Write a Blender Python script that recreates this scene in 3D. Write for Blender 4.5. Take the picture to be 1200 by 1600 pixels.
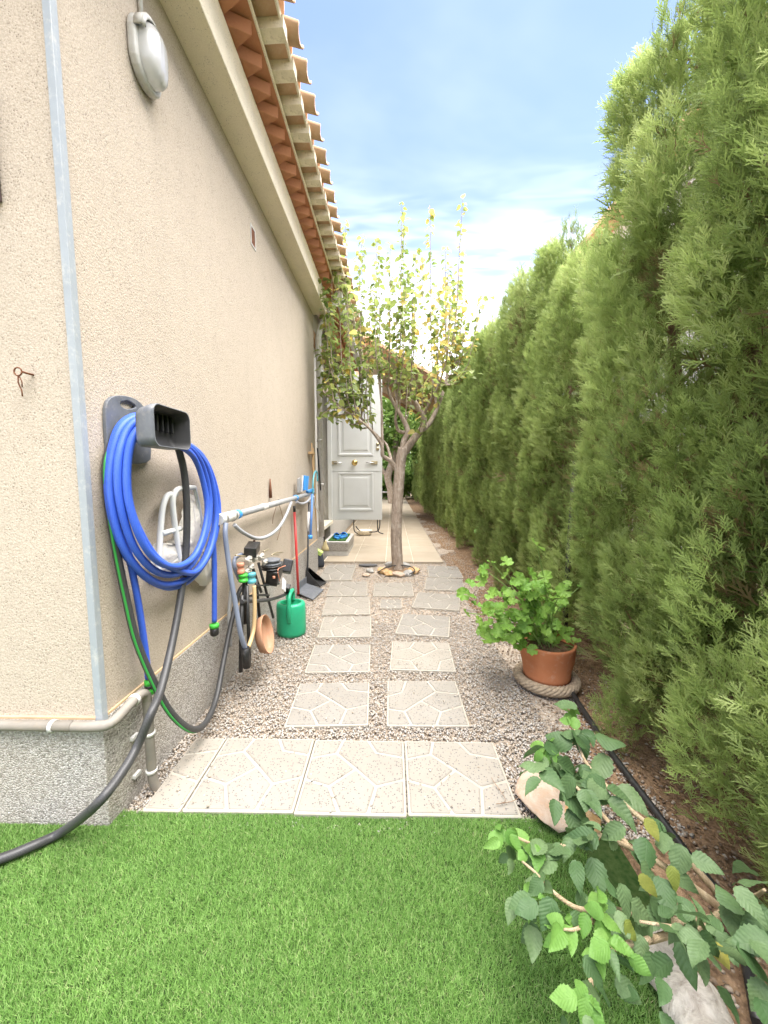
import bpy, bmesh, math, random
import numpy as np
from mathutils import Vector, Matrix, Euler, Quaternion

random.seed(7); np.random.seed(7)
R = math.radians
scene = bpy.context.scene
for o in list(bpy.data.objects): bpy.data.objects.remove(o)
C = scene.collection

# ------------------------------------------------------------------ camera
CAM = Vector((0, 0, 1.2)); YAW = R(1.26); PITCH = R(5.33); FPX = 590.0
cam_d = bpy.data.cameras.new('camera'); cam = bpy.data.objects.new('camera', cam_d); C.objects.link(cam)
cam.location = CAM; cam.rotation_euler = (R(90) - PITCH, 0, YAW)
cam_d.sensor_fit = 'HORIZONTAL'; cam_d.sensor_width = 36; cam_d.lens = 36 * FPX / 1200
cam_d.clip_start = 0.02; cam_d.clip_end = 3000
scene.camera = cam
scene.render.resolution_x = 768; scene.render.resolution_y = 1024

# ------------------------------------------------------------------ sky and sun
SUN_AZ = 108.0; SUN_EL = 77.0            # high over the hedge, veiled by thin cloud
world = bpy.data.worlds.new('World'); scene.world = world; world.use_nodes = True
wt = world.node_tree; wt.nodes.clear()
def wn(t, **k):
    n = wt.nodes.new(t)
    for a, b in k.items(): setattr(n, a, b)
    return n
w_out = wn('ShaderNodeOutputWorld'); w_bg = wn('ShaderNodeBackground'); w_bg.inputs['Strength'].default_value = 0.06
w_sky = wn('ShaderNodeTexSky', sky_type='NISHITA', sun_disc=False)
w_sky.sun_elevation = R(SUN_EL); w_sky.sun_rotation = R(SUN_AZ); w_sky.air_density = 1.0; w_sky.dust_density = .3; w_sky.ozone_density = 2.2
w_tc = wn('ShaderNodeTexCoord'); w_sep = wn('ShaderNodeSeparateXYZ')
wt.links.new(w_tc.outputs['Generated'], w_sep.inputs[0])
def wmath(op, a, b=None, clamp=False):
    n = wn('ShaderNodeMath', operation=op); n.use_clamp = clamp
    for i, v in enumerate((a, b)):
        if v is None: continue
        if isinstance(v, (int, float)): n.inputs[i].default_value = v
        else: wt.links.new(v, n.inputs[i])
    return n.outputs[0]
zc = wmath('MAXIMUM', w_sep.outputs[2], 0.03)
u = wmath('DIVIDE', w_sep.outputs[0], zc); v = wmath('DIVIDE', w_sep.outputs[1], zc)
comb = wn('ShaderNodeCombineXYZ'); wt.links.new(u, comb.inputs[0]); wt.links.new(v, comb.inputs[1])
def wnoise(scale, det, dist, vec, rough=.55):
    n = wn('ShaderNodeTexNoise'); n.inputs['Scale'].default_value = scale; n.inputs['Detail'].default_value = det
    n.inputs['Distortion'].default_value = dist; n.inputs['Roughness'].default_value = rough; wt.links.new(vec, n.inputs['Vector']); return n.outputs[0]
def wramp(x, a, b):
    n = wn('ShaderNodeMapRange'); n.interpolation_type = 'SMOOTHSTEP'; n.inputs[1].default_value = a; n.inputs[2].default_value = b
    wt.links.new(x, n.inputs[0]); return n.outputs[0]
soft = wramp(wnoise(0.55, 5, .6, comb.outputs[0]), .42, .72)
mp = wn('ShaderNodeMapping'); mp.inputs['Rotation'].default_value = (0, 0, R(62)); mp.inputs['Scale'].default_value = (1, 3.0, 1)
wt.links.new(comb.outputs[0], mp.inputs['Vector'])
rip = wramp(wnoise(3.4, 2, .4, mp.outputs[0]), .35, .75)
low = wramp(w_sep.outputs[2], .64, .38)                  # thin cloud thickens towards the horizon
veil = wmath('MULTIPLY', rip, wmath('MULTIPLY', low, .34))
body = wmath('MULTIPLY', soft, wmath('ADD', wmath('MULTIPLY', low, .6), .10))
hor = wramp(w_sep.outputs[2], .46, .22)
cl = wmath('ADD', wmath('ADD', veil, body), wmath('MULTIPLY', hor, .9), clamp=True)
w_mix = wn('ShaderNodeMix', data_type='RGBA'); wt.links.new(cl, w_mix.inputs[0])
w_tint = wn('ShaderNodeMix', data_type='RGBA', blend_type='MULTIPLY'); w_tint.inputs[0].default_value = 1; wt.links.new(w_sky.outputs[0], w_tint.inputs[6]); w_tint.inputs[7].default_value = (1.06, .93, 1.04, 1)
wt.links.new(w_tint.outputs[2], w_mix.inputs[6]); w_mix.inputs[7].default_value = (8.2, 8.1, 8.0, 1)
wt.links.new(w_mix.outputs[2], w_bg.inputs['Color']); wt.links.new(w_bg.outputs[0], w_out.inputs[0])

sun_d = bpy.data.lights.new('sun', 'SUN'); sun = bpy.data.objects.new('sun', sun_d); C.objects.link(sun)
sun_d.energy = 3.3; sun_d.angle = R(76); sun_d.color = (1.0, .95, .88)
sd = Vector((math.sin(R(SUN_AZ)) * math.cos(R(SUN_EL)), math.cos(R(SUN_AZ)) * math.cos(R(SUN_EL)), math.sin(R(SUN_EL))))
sun.rotation_euler = sd.to_track_quat('Z', 'Y').to_euler(); sun.location = sd * 30

vs = scene.view_settings; vs.view_transform = 'Standard'; vs.look = 'None'; vs.gamma = 1; vs.use_curve_mapping = False
vs.exposure = 2.78
scene.render.engine = 'CYCLES'
scene.cycles.max_bounces = 6; scene.cycles.diffuse_bounces = 4; scene.cycles.transmission_bounces = 4; scene.cycles.transparent_max_bounces = 8

# ------------------------------------------------------------------ measuring: a photo direction meets a plane of the place
_f = Vector((-math.sin(YAW) * math.cos(PITCH), math.cos(YAW) * math.cos(PITCH), -math.sin(PITCH)))
_r = Vector((math.cos(YAW), math.sin(YAW), 0)); _u = _r.cross(_f)
def ray(px, py): return _f + _r * ((px - 600) / FPX) + _u * ((800 - py) / FPX)
def onX(px, py, X): d = ray(px, py); return CAM + d * ((X - CAM.x) / d.x)
def onY(px, py, Y): d = ray(px, py); return CAM + d * ((Y - CAM.y) / d.y)
def onZ(px, py, Z=0.0): d = ray(px, py); return CAM + d * ((Z - CAM.z) / d.z)

# ------------------------------------------------------------------ mesh helpers
class MB:
    def __init__(s): s.v = []; s.f = []; s.m = []; s.s = []
    def add(s, vs, fs, m=0, sm=False):
        b = len(s.v); s.v += [tuple(p) for p in vs]
        for f in fs: s.f.append(tuple(i + b for i in f)); s.m.append(m); s.s.append(sm)
        return s
    def box(s, x0, x1, y0, y1, z0, z1, m=0, mat=None):
        p = [Vector((x, y, z)) for z in (z0, z1) for y in (y0, y1) for x in (x0, x1)]
        if mat: p = [mat @ q for q in p]
        return s.add(p, [(0, 2, 3, 1), (4, 5, 7, 6), (0, 1, 5, 4), (2, 6, 7, 3), (0, 4, 6, 2), (1, 3, 7, 5)], m)
    def tube(s, pts, r, n=8, m=0, caps=True, sm=True, flat=1.0):
        pts = [Vector(p) for p in pts]; k = len(pts)
        rr = r if isinstance(r, (list, tuple)) else [r] * k
        prev = None; vs = []
        for i, p in enumerate(pts):
            t = (pts[min(i + 1, k - 1)] - pts[max(i - 1, 0)]).normalized()
            if prev is None:
                a = Vector((0, 0, 1)) if abs(t.z) < .9 else Vector((1, 0, 0))
                prev = (a - t * a.dot(t)).normalized()
            else:
                q = prev - t * prev.dot(t)
                prev = q.normalized() if q.length > 1e-6 else prev
            b = t.cross(prev)
            for j in range(n):
                a = 2 * math.pi * j / n
                vs.append(p + (prev * math.cos(a) + b * math.sin(a) * flat) * rr[i])
        fs = [(i * n + j, i * n + (j + 1) % n, (i + 1) * n + (j + 1) % n, (i + 1) * n + j) for i in range(k - 1) for j in range(n)]
        s.add(vs, fs, m, sm)
        if caps:
            b = len(s.v) - len(vs)
            s.f.append(tuple(b + j for j in reversed(range(n)))); s.m.append(m); s.s.append(False)
            s.f.append(tuple(b + (k - 1) * n + j for j in range(n))); s.m.append(m); s.s.append(False)
        return s
    def lathe(s, prof, c=(0, 0, 0), n=24, m=0, mat=None, sm=True):
        c = Vector(c); vs = []
        for r, z in prof:
            for j in range(n):
                a = 2 * math.pi * j / n; p = Vector((r * math.cos(a), r * math.sin(a), z))
                vs.append((mat @ p if mat else p) + c)
        k = len(prof)
        fs = [(i * n + j, i * n + (j + 1) % n, (i + 1) * n + (j + 1) % n, (i + 1) * n + j) for i in range(k - 1) for j in range(n)]
        s.add(vs, fs, m, sm)
        b = len(s.v) - len(vs)
        if prof[0][0] > 1e-6: s.f.append(tuple(b + j for j in reversed(range(n)))); s.m.append(m); s.s.append(False)
        if prof[-1][0] > 1e-6: s.f.append(tuple(b + (k - 1) * n + j for j in range(n))); s.m.append(m); s.s.append(False)
        return s
    def prism(s, poly, h0, h1, fn, m=0):
        """poly: 2-D outline, fn(u, v, h) -> 3-D"""
        n = len(poly)
        vs = [fn(a, b, h0) for a, b in poly] + [fn(a, b, h1) for a, b in poly]
        fs = [tuple(reversed(range(n))), tuple(range(n, 2 * n))] + [(i, (i + 1) % n, n + (i + 1) % n, n + i) for i in range(n)]
        return s.add(vs, fs, m)
    def build(s, name, mats, parent=None, bevel=0, base=None, seg=2):
        me = bpy.data.meshes.new(name)
        loc = Vector((0, 0, 0))
        if parent is None:
            if base is not None: loc = Vector(base)
            elif s.v:
                xs = list(zip(*s.v)); loc = Vector(((min(xs[0]) + max(xs[0])) / 2, (min(xs[1]) + max(xs[1])) / 2, min(xs[2])))
        me.from_pydata([tuple(Vector(p) - loc) for p in s.v], [], s.f)
        for mt in (mats if isinstance(mats, (list, tuple)) else [mats]): me.materials.append(M[mt] if isinstance(mt, str) else mt)
        me.polygons.foreach_set('material_index', s.m); me.polygons.foreach_set('use_smooth', s.s)
        me.update()
        bm = bmesh.new(); bm.from_mesh(me); bmesh.ops.recalc_face_normals(bm, faces=bm.faces[:]); bm.to_mesh(me); bm.free()
        o = bpy.data.objects.new(name, me); C.objects.link(o); o.location = loc
        attach(o, parent)
        if bevel:
            b = o.modifiers.new('bevel', 'BEVEL'); b.width = bevel; b.segments = seg; b.limit_method = 'ANGLE'; b.angle_limit = R(35)
        return o
def attach(o, parent):
    """child coordinates are written as world coordinates"""
    if parent is not None:
        o.parent = parent; o.matrix_parent_inverse = parent.matrix_basis.inverted()
def tag(o, label=None, cat=None, group=None, kind=None):
    if label: o['label'] = label
    if cat: o['category'] = cat
    if group: o['group'] = group
    if kind: o['kind'] = kind
    return o
def thing(name, loc, label, cat, group=None):
    o = bpy.data.objects.new(name, None); C.objects.link(o); o.location = loc; o.empty_display_size = .1
    return tag(o, label, cat, group)
def inst(name, me, loc, rot, sc, parent):
    """one more object that shares mesh data, placed in world coordinates under its thing"""
    o = bpy.data.objects.new(name, me); C.objects.link(o); attach(o, parent)
    o.rotation_mode = 'QUATERNION'; o.location = loc; o.rotation_quaternion = rot
    o.scale = (sc, sc, sc) if isinstance(sc, (int, float)) else sc
    return o
def smooth(pts, k=8):
    pts = [Vector(p) for p in pts]; out = []
    n = len(pts)
    for i in range(n - 1):
        p0, p1, p2, p3 = pts[max(i - 1, 0)], pts[i], pts[i + 1], pts[min(i + 2, n - 1)]
        for j in range(k):
            t = j / k
            out.append(.5 * ((2 * p1) + (p2 - p0) * t + (2 * p0 - 5 * p1 + 4 * p2 - p3) * t * t + (3 * p1 - p0 - 3 * p2 + p3) * t ** 3))
    out.append(pts[-1]); return out
def np_mesh(name, V, F, mats, attrs=None, smooth_=False):
    """V (n,3); F (m,k) all of one size"""
    me = bpy.data.meshes.new(name); k = F.shape[1]
    me.vertices.add(len(V)); me.vertices.foreach_set('co', V.astype(np.float32).ravel())
    me.loops.add(F.size); me.loops.foreach_set('vertex_index', F.astype(np.int32).ravel())
    me.polygons.add(len(F)); me.polygons.foreach_set('loop_start', np.arange(0, F.size, k, dtype=np.int32))
    if smooth_: me.polygons.foreach_set('use_smooth', np.ones(len(F), dtype=bool))
    for mt in mats: me.materials.append(M[mt])
    if attrs:
        for an, arr in attrs.items():
            a = me.attributes.new(an, 'FLOAT', 'POINT'); a.data.foreach_set('value', arr.astype(np.float32))
    me.update(calc_edges=True); me.validate()
    return me
def mobj(name, me, parent=None, loc=(0, 0, 0)):
    o = bpy.data.objects.new(name, me); C.objects.link(o); o.location = loc; attach(o, parent); return o

# ------------------------------------------------------------------ materials
M = {}
class NT:
    def __init__(s, name):
        m = bpy.data.materials.new(name); m.use_nodes = True; s.m = m; s.t = m.node_tree
        s.b = s.t.nodes['Principled BSDF']; s.o = s.t.nodes['Material Output']; M[name] = m
        s._tc = None
    def n(s, t, **k):
        n = s.t.nodes.new(t)
        for a, b in k.items(): setattr(n, a, b)
        return n
    def link(s, a, b): s.t.links.new(a, b)
    def co(s):
        if not s._tc: s._tc = s.n('ShaderNodeTexCoord')
        return s._tc.outputs['Object']
    def val(s, inp, v):
        if isinstance(v, (int, float)): inp.default_value = v
        elif isinstance(v, tuple): inp.default_value = v if len(v) == 4 else (*v, 1)
        else: s.link(v, inp)
    def noise(s, scale, det=3, rough=.55, dist=0, vec=None):
        n = s.n('ShaderNodeTexNoise'); n.inputs['Scale'].default_value = scale; n.inputs['Detail'].default_value = det
        n.inputs['Roughness'].default_value = rough; n.inputs['Distortion'].default_value = dist
        s.link(vec or s.co(), n.inputs['Vector']); return n.outputs[0]
    def voro(s, scale, vec=None, feature='F1', rnd=1.0):
        n = s.n('ShaderNodeTexVoronoi', feature=feature); n.inputs['Scale'].default_value = scale; n.inputs['Randomness'].default_value = rnd
        s.link(vec or s.co(), n.inputs['Vector']); return n
    def mapr(s, x, a, b, c=0, d=1):
        n = s.n('ShaderNodeMapRange'); 
        for i, v in enumerate((a, b, c, d)): n.inputs[i + 1].default_value = v
        s.link(x, n.inputs[0]); return n.outputs[0]
    def math(s, op, a, b=0.0, clamp=False):
        n = s.n('ShaderNodeMath', operation=op); n.use_clamp = clamp; s.val(n.inputs[0], a); s.val(n.inputs[1], b); return n.outputs[0]
    def mix(s, f, a, b, mode='MIX'):
        n = s.n('ShaderNodeMix', data_type='RGBA', blend_type=mode); s.val(n.inputs[0], f); s.val(n.inputs[6], a); s.val(n.inputs[7], b); return n.outputs[2]
    def ramp(s, x, stops, const=False):
        n = s.n('ShaderNodeValToRGB'); e = n.color_ramp.elements
        if const: n.color_ramp.interpolation = 'CONSTANT'
        while len(e) < len(stops): e.new(.5)
        for i, (p, c) in enumerate(stops): e[i].position = p; e[i].color = (*c, 1)
        s.link(x, n.inputs[0]); return n.outputs[0]
    def bump(s, h, strength=.3, dist=.003, nrm=None):
        n = s.n('ShaderNodeBump'); n.inputs['Strength'].default_value = strength; n.inputs['Distance'].default_value = dist
        s.link(h, n.inputs['Height'])
        if nrm: s.link(nrm, n.inputs['Normal'])
        s.link(n.outputs[0], s.b.inputs['Normal']); return n.outputs[0]
    def done(s, col=None, rough=.6, spec=.3, metal=0, sub=0):
        if col is not None: s.val(s.b.inputs['Base Color'], col)
        s.val(s.b.inputs['Roughness'], rough); s.b.inputs['Specular IOR Level'].default_value = spec; s.b.inputs['Metallic'].default_value = metal
        return s.m
    def leafy(s, col, trans=.35, tcol=None):
        """thin leaf: part of the light passes through"""
        tr = s.n('ShaderNodeBsdfTranslucent'); s.val(tr.inputs[0], tcol if tcol is not None else col)
        mx = s.n('ShaderNodeMixShader'); mx.inputs[0].default_value = trans
        s.link(s.b.outputs[0], mx.inputs[1]); s.link(tr.outputs[0], mx.inputs[2]); s.link(mx.outputs[0], s.o.inputs[0])

def plain(name, col, rough=.5, spec=.4, metal=0, var=.12, scale=14, bump=0, bscale=120, dirt=None):
    """painted / plastic / metal surface with slight tone drift, wear and fine relief"""
    n = NT(name)
    a = tuple(max(0, c * (1 - var)) for c in col); b = tuple(min(1, c * (1 + var)) for c in col)
    c = n.ramp(n.noise(scale, 4), [(.3, a), (.7, b)])
    if dirt: c = n.mix(n.mapr(n.noise(scale * 2.3, 6, .7), .52, .75), c, dirt)
    rr = n.mapr(n.noise(scale * 3, 3), .3, .7, max(.05, rough - .1), min(1, rough + .1))
    if bump: n.bump(n.noise(bscale, 3), bump, .002)
    n.done(c, rr, spec, metal); return n

# render (gritty monocapa) of the house
def stucco(name, col, speck):
    n = NT(name)
    big = n.noise(1.1, 4, .6); mid = n.noise(9, 4, .6)
    c = n.mix(n.mapr(big, .35, .7), tuple(x * .95 for x in col), tuple(min(1, x * 1.05) for x in col))
    c = n.mix(n.math('MULTIPLY', n.mapr(mid, .4, .75), .22), c, tuple(x * .82 for x in col))
    g = n.noise(210, 3, .65); v = n.voro(120)
    c = n.mix(n.mapr(g, .34, .60, .5, 0), c, speck)
    pit = n.math('MULTIPLY', n.math('LESS_THAN', v.outputs['Distance'], .26), n.math('GREATER_THAN', n.noise(24, 2), .54))
    c = n.mix(n.math('MULTIPLY', pit, .55), c, tuple(x * .5 for x in speck))
    ms = n.n('ShaderNodeMapping'); ms.inputs['Scale'].default_value = (1, 1, .10); n.link(n.co(), ms.inputs[0])
    c = n.mix(n.mapr(n.noise(7, 4, .6, .4, ms.outputs[0]), .5, .8, 0, .22), c, tuple(x * .72 for x in col))
    h = n.math('ADD', n.noise(230, 4, .65), n.math('MULTIPLY', v.outputs['Distance'], .5))
    n.bump(h, .55, .004); n.done(c, .92, .12)
stucco('stucco', (.52, .45, .365), (.27, .22, .165))
stucco('stucco_trim', (.86, .78, .62), (.66, .58, .44))
stucco('stucco_white', (.56, .54, .50), (.4, .38, .35))
n = NT('plinth_grit')
v = n.voro(170); c = n.ramp(v.outputs['Color'], [(0, (.151, .139, .122)), (.35, (.319, .298, .269)), (.7, (.462, .437, .403)), (1, (.588, .563, .521))])
c = n.mix(n.mapr(n.noise(3, 4), .4, .75, 0, .35), c, (.40, .34, .25))
n.bump(n.math('ADD', n.math('MULTIPLY', v.outputs['Distance'], -1.2), n.noise(300, 2)), .8, .004); n.done(c, .85, .2)
plain('ledge_tan', (.55, .40, .24), .8, .2, bump=.3)

def clay(name, a, b, c_):
    n = NT(name); oi = n.n('ShaderNodeObjectInfo')
    col = n.mix(n.mapr(n.noise(7, 5, .65), .3, .7), a, b)
    col = n.mix(n.mapr(n.noise(23, 5, .7), .55, .72, 0, .7), col, c_)
    col = n.mix(n.mapr(oi.outputs['Random'], 0, 1, 0, .45), col, tuple(x * .7 for x in a))
    n.bump(n.noise(90, 4), .35, .003); n.done(col, .85, .15)
clay('clay_tile', (.58, .36, .22), (.66, .46, .31), (.72, .60, .45))
clay('clay_brick', (.476, .212, .119), (.527, .264, .153), (.425, .187, .111))
clay('terracotta', (.357, .128, .055), (.399, .162, .076), (.425, .246, .162))
clay('terracotta_dusty', (.36, .19, .11), (.42, .24, .15), (.36, .28, .22))
plain('mortar', (.76, .69, .56), .9, .1, bump=.5, dirt=(.42, .36, .27))
plain('beam_wood', (.34, .20, .10), .7, .2, bump=.3)
plain('plank_wood', (.36, .27, .17), .75, .2, bump=.3)

# terrazzo slabs
n = NT('terrazzo'); oi = n.n('ShaderNodeObjectInfo')
base = n.mix(n.mapr(n.noise(4, 5, .6), .35, .7), (.210, .196, .170), (.244, .229, .203))
base = n.mix(n.mapr(oi.outputs['Random'], 0, 1, 0, .3), base, (.36, .32, .25))
base = n.mix(n.mapr(n.noise(14, 6, .7), .52, .8, 0, .3), base, (.25, .225, .185))
v = n.voro(125); sel = n.n('ShaderNodeSeparateColor'); n.link(v.outputs['Color'], sel.inputs[0])
chip = n.math('MULTIPLY', n.math('LESS_THAN', v.outputs['Distance'], .36), n.math('GREATER_THAN', sel.outputs[0], .5))
v2 = n.voro(210); sel2 = n.n('ShaderNodeSeparateColor'); n.link(v2.outputs['Color'], sel2.inputs[0])
chip2 = n.math('MULTIPLY', n.math('LESS_THAN', v2.outputs['Distance'], .32), n.math('GREATER_THAN', sel2.outputs[0], .72))
c = n.mix(n.math('MULTIPLY', chip2, .6), base, (.30, .25, .19))
c = n.mix(n.math('MULTIPLY', chip, .9), c, n.ramp(sel.outputs[1], [(0, (.07, .07, .07)), (.6, (.16, .14, .12)), (1, (.34, .27, .2))]))
n.bump(n.noise(240, 2), .15, .001); n.done(c, .7, .3)
n = NT('slab_joint')
n.bump(n.noise(200, 3), .3, .001)
n.done(n.mix(n.mapr(n.noise(9, 5, .65), .35, .75), (.385, .357, .303), (.295, .267, .217)), .8, .2)
n = NT('patio_stone'); oi = n.n('ShaderNodeObjectInfo')
c = n.mix(n.mapr(n.noise(2.2, 5, .6), .3, .7), (.320, .264, .192), (.384, .328, .248))
c = n.mix(n.mapr(n.noise(30, 5, .7), .5, .75, 0, .4), c, (.36, .30, .22))
c = n.mix(n.mapr(oi.outputs['Random'], 0, 1, 0, .25), c, (.40, .34, .26)); n.bump(n.noise(120, 3), .2, .002); n.done(c, .75, .25)

# ground
n = NT('soil')
c = n.mix(n.mapr(n.noise(18, 6, .7), .35, .7), (.16, .10, .06), (.34, .23, .14))
v = n.voro(70); c = n.mix(n.mapr(v.outputs['Distance'], .0, .25, .6, 0), c, (.36, .28, .20))
n.bump(n.math('ADD', n.noise(60, 5), v.outputs['Distance']), .9, .015); n.done(c, .95, .1)
n = NT('ground_earth')
n.bump(n.noise(40, 5), .6, .02); n.done(n.mix(n.mapr(n.noise(6, 6, .7), .35, .7), (.20, .15, .10), (.34, .27, .19)), .95, .1)
n = NT('gravel_bed')
v = n.voro(95); c = n.ramp(v.outputs['Color'], [(0, (.24, .19, .14)), (.5, (.38, .31, .24)), (1, (.50, .45, .39))])
n.bump(n.math('MULTIPLY', v.outputs['Distance'], -1), 1, .01); n.done(c, .9, .2)
n = NT('gravel'); g = n.n('ShaderNodeNewGeometry')
c = n.ramp(g.outputs['Random Per Island'], [(0, (.262, .226, .180)), (.14, (.336, .275, .209)), (.3, (.394, .344, .283)), (.46, (.336, .332, .320)), (.60, (.418, .381, .328)), (.74, (.443, .426, .398)), (.86, (.361, .287, .217)), (1, (.525, .504, .467))])
c = n.mix(n.mapr(n.noise(160, 3), .35, .7, 0, .2), c, (.36, .30, .24)); n.done(c, .75, .25)
n = NT('soil_stone'); g = n.n('ShaderNodeNewGeometry')
n.done(n.ramp(g.outputs['Random Per Island'], [(0, (.12, .085, .06)), (.4, (.22, .16, .11)), (.8, (.32, .26, .20)), (1, (.42, .37, .31))]), .85, .15)
n = NT('litter'); g = n.n('ShaderNodeNewGeometry')
n.done(n.ramp(g.outputs['Random Per Island'], [(0, (.10, .06, .03)), (.5, (.24, .15, .08)), (1, (.38, .27, .16))]), .85, .1)
n = NT('turf_base'); n.done(n.mix(n.mapr(n.noise(60, 3), .3, .7), (.02, .05, .012), (.06, .09, .03)), .95, .05)
n = NT('turf'); g = n.n('ShaderNodeNewGeometry')
c = n.ramp(g.outputs['Random Per Island'], [(0, (.084, .186, .033)), (.3, (.153, .302, .063)), (.65, (.231, .409, .101)), (.92, (.323, .496, .164)), (1, (.443, .467, .232))])
c = n.mix(n.mapr(n.noise(5, 4, .6), .35, .7, 0, .3), c, (.10, .22, .05))
n.leafy(c, .35); n.done(c, .55, .25)

# foliage
def foliage(name, stops, trans, rough=.55, spec=.25, tree_var=.0):
    n = NT(name); a = n.n('ShaderNodeAttribute', attribute_name='tint')
    c = n.ramp(a.outputs['Fac'], stops)
    if tree_var:
        oi = n.n('ShaderNodeObjectInfo'); c = n.mix(n.mapr(oi.outputs['Random'], 0, 1, 0, tree_var), c, (.13, .13, .04))
    n.leafy(c, trans); n.done(c, rough, spec)
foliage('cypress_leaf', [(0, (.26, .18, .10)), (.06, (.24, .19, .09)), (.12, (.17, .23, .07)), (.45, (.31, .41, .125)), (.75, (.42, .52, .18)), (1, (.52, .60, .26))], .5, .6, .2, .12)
foliage('pear_leaf', [(0, (.15, .22, .06)), (.4, (.27, .34, .10)), (.7, (.42, .44, .15)), (.88, (.60, .50, .15)), (1, (.66, .48, .13))], .55, .45, .35)
foliage('far_leaf', [(0, (.06, .12, .025)), (.5, (.18, .29, .07)), (1, (.32, .44, .12))], .5)
def bigleaf(name, a, b, vein, trans):
    n = NT(name); oi = n.n('ShaderNodeObjectInfo')
    sx = n.n('ShaderNodeSeparateXYZ'); n.link(n.co(), sx.inputs[0])
    ax = n.math('ABSOLUTE', sx.outputs[0])
    ph = n.math('SUBTRACT', n.math('MULTIPLY', sx.outputs[1], 24), n.math('MULTIPLY', ax, 20))
    w = n.math('POWER', n.math('ABSOLUTE', n.math('SINE', ph)), .45)
    mid = n.mapr(ax, 0, .018, 0, 1)
    vv = n.math('MULTIPLY', w, mid)
    c = n.mix(oi.outputs['Random'], a, b)
    c = n.mix(n.mapr(n.noise(9, 3), .35, .7, 0, .35), c, tuple(x * .65 for x in a))
    c2 = n.mix(n.mapr(vv, .04, .3, .22, 0), c, vein)
    n.bump(vv, .15, .02); n.leafy(c2, trans); n.done(c2, .5, .3)
bigleaf('lantana_dark', (.07, .14, .05), (.175, .26, .115), (.20, .28, .14), .28)
bigleaf('lantana_young', (.14, .30, .06), (.22, .40, .09), (.28, .42, .14), .4)
bigleaf('lantana_yellow', (.26, .32, .07), (.40, .36, .08), (.36, .38, .12), .4)
bigleaf('geranium_leaf', (.16, .32, .05), (.28, .45, .09), (.33, .48, .15), .42)
def bark(name, a, b, c_):
    n = NT(name); mpn = n.n('ShaderNodeMapping'); mpn.inputs['Scale'].default_value = (1, 1, .22); n.link(n.co(), mpn.inputs[0])
    x = n.noise(38, 6, .7, .6, mpn.outputs[0]); c = n.ramp(x, [(.3, a), (.55, b), (.75, c_)])
    c = n.mix(n.mapr(n.noise(14, 3), .55, .7, 0, .5), c, c_)
    n.bump(x, .8, .02); n.done(c, .9, .1)
bark('pear_bark', (.19, .15, .115), (.38, .31, .25), (.56, .50, .43))
bark('cypress_bark', (.10, .06, .04), (.22, .14, .10), (.34, .27, .21))
bark('lantana_wood', (.34, .25, .15), (.50, .39, .25), (.58, .48, .33))
bark('log_bleached', (.34, .29, .24), (.62, .57, .50), (.74, .70, .64))
bark('dead_twig', (.20, .12, .07), (.34, .22, .14), (.42, .30, .2))
plain('green_stem', (.20, .30, .08), .5, .3)
n = NT('rock'); c = n.mix(n.mapr(n.noise(11, 6, .7, .8), .4, .65), (.40, .30, .22), (.52, .44, .36))
c = n.mix(n.mapr(n.noise(23, 5, .7), .52, .7, 0, .7), c, (.44, .27, .16)); n.bump(n.noise(45, 6, .7), .7, .012); n.done(c, .85, .2)
n = NT('rock_ochre'); c = n.mix(n.mapr(n.noise(12, 6, .7, .8), .4, .65), (.46, .28, .12), (.58, .42, .25))
c = n.mix(n.mapr(n.noise(26, 5, .7), .55, .7, 0, .7), c, (.55, .50, .42)); n.bump(n.noise(45, 6, .7), .7, .012); n.done(c, .85, .2)
n = NT('rock_grey'); c = n.mix(n.mapr(n.noise(18, 6, .7), .4, .65), (.26, .25, .23), (.46, .45, .42)); n.bump(n.noise(50, 6, .7), .7, .01); n.done(c, .85, .2)

# made things
def hose_mat(name, col, braid, amt, rough=.4):
    n = NT(name); v = n.voro(330, rnd=.25)
    c = n.mix(n.mapr(v.outputs['Distance'], .1, .6, 0, amt), col, braid); c = n.mix(n.mapr(n.noise(12, 4), .45, .75, 0, .25), c, tuple(x * .7 for x in col))
    n.bump(v.outputs['Distance'], .25, .001); n.done(c, rough, .45)
hose_mat('hose_blue', (.022, .075, .50), (.06, .15, .62), .7, .5)
hose_mat('hose_black', (.022, .022, .023), (.07, .07, .07), .7, .45)
hose_mat('hose_grey', (.30, .31, .33), (.36, .37, .39), .5, .5)
hose_mat('hose_steel', (.17, .20, .27), (.22, .25, .32), .5, .4)
hose_mat('hose_beige', (.46, .32, .16), (.52, .38, .2), .5, .5)
plain('hose_green', (.034, .255, .051), .45, .4)
plain('green_fitting', (.06, .48, .05), .4, .45)
plain('valve_grey', (.40, .38, .33), .5, .35, dirt=(.26, .23, .19))
plain('black_plastic', (.018, .018, .018), .4, .45, var=.3, dirt=(.06, .055, .05))
plain('grey_plastic', (.125, .135, .15), .45, .4, var=.15, bump=.1, dirt=(.22, .21, .20))
plain('tray_inside', (.03, .03, .032), .5, .3)
plain('conduit_grey', (.23, .21, .18), .6, .3, dirt=(.27, .23, .18))
plain('white_plastic', (.612, .603, .578), .4, .4, var=.06, dirt=(.468, .425, .357))
plain('trim_white', (.306, .336, .357), .45, .35, var=.05, dirt=(.468, .468, .442))
plain('pvc_grey', (.289, .293, .293), .4, .4, var=.08, dirt=(.340, .315, .281))
plain('blue_plastic', (.05, .28, .70), .4, .45)
plain('blue_tie', (.10, .22, .50), .5, .4)
plain('teal_plastic', (.10, .36, .42), .4, .45)
plain('can_green', (.02, .34, .17), .38, .45, var=.08)
plain('red_pole', (.55, .05, .05), .4, .4)
plain('salmon_plastic', (.58, .24, .15), .5, .4)
plain('steel', (.55, .54, .52), .35, .5, metal=.8)
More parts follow.
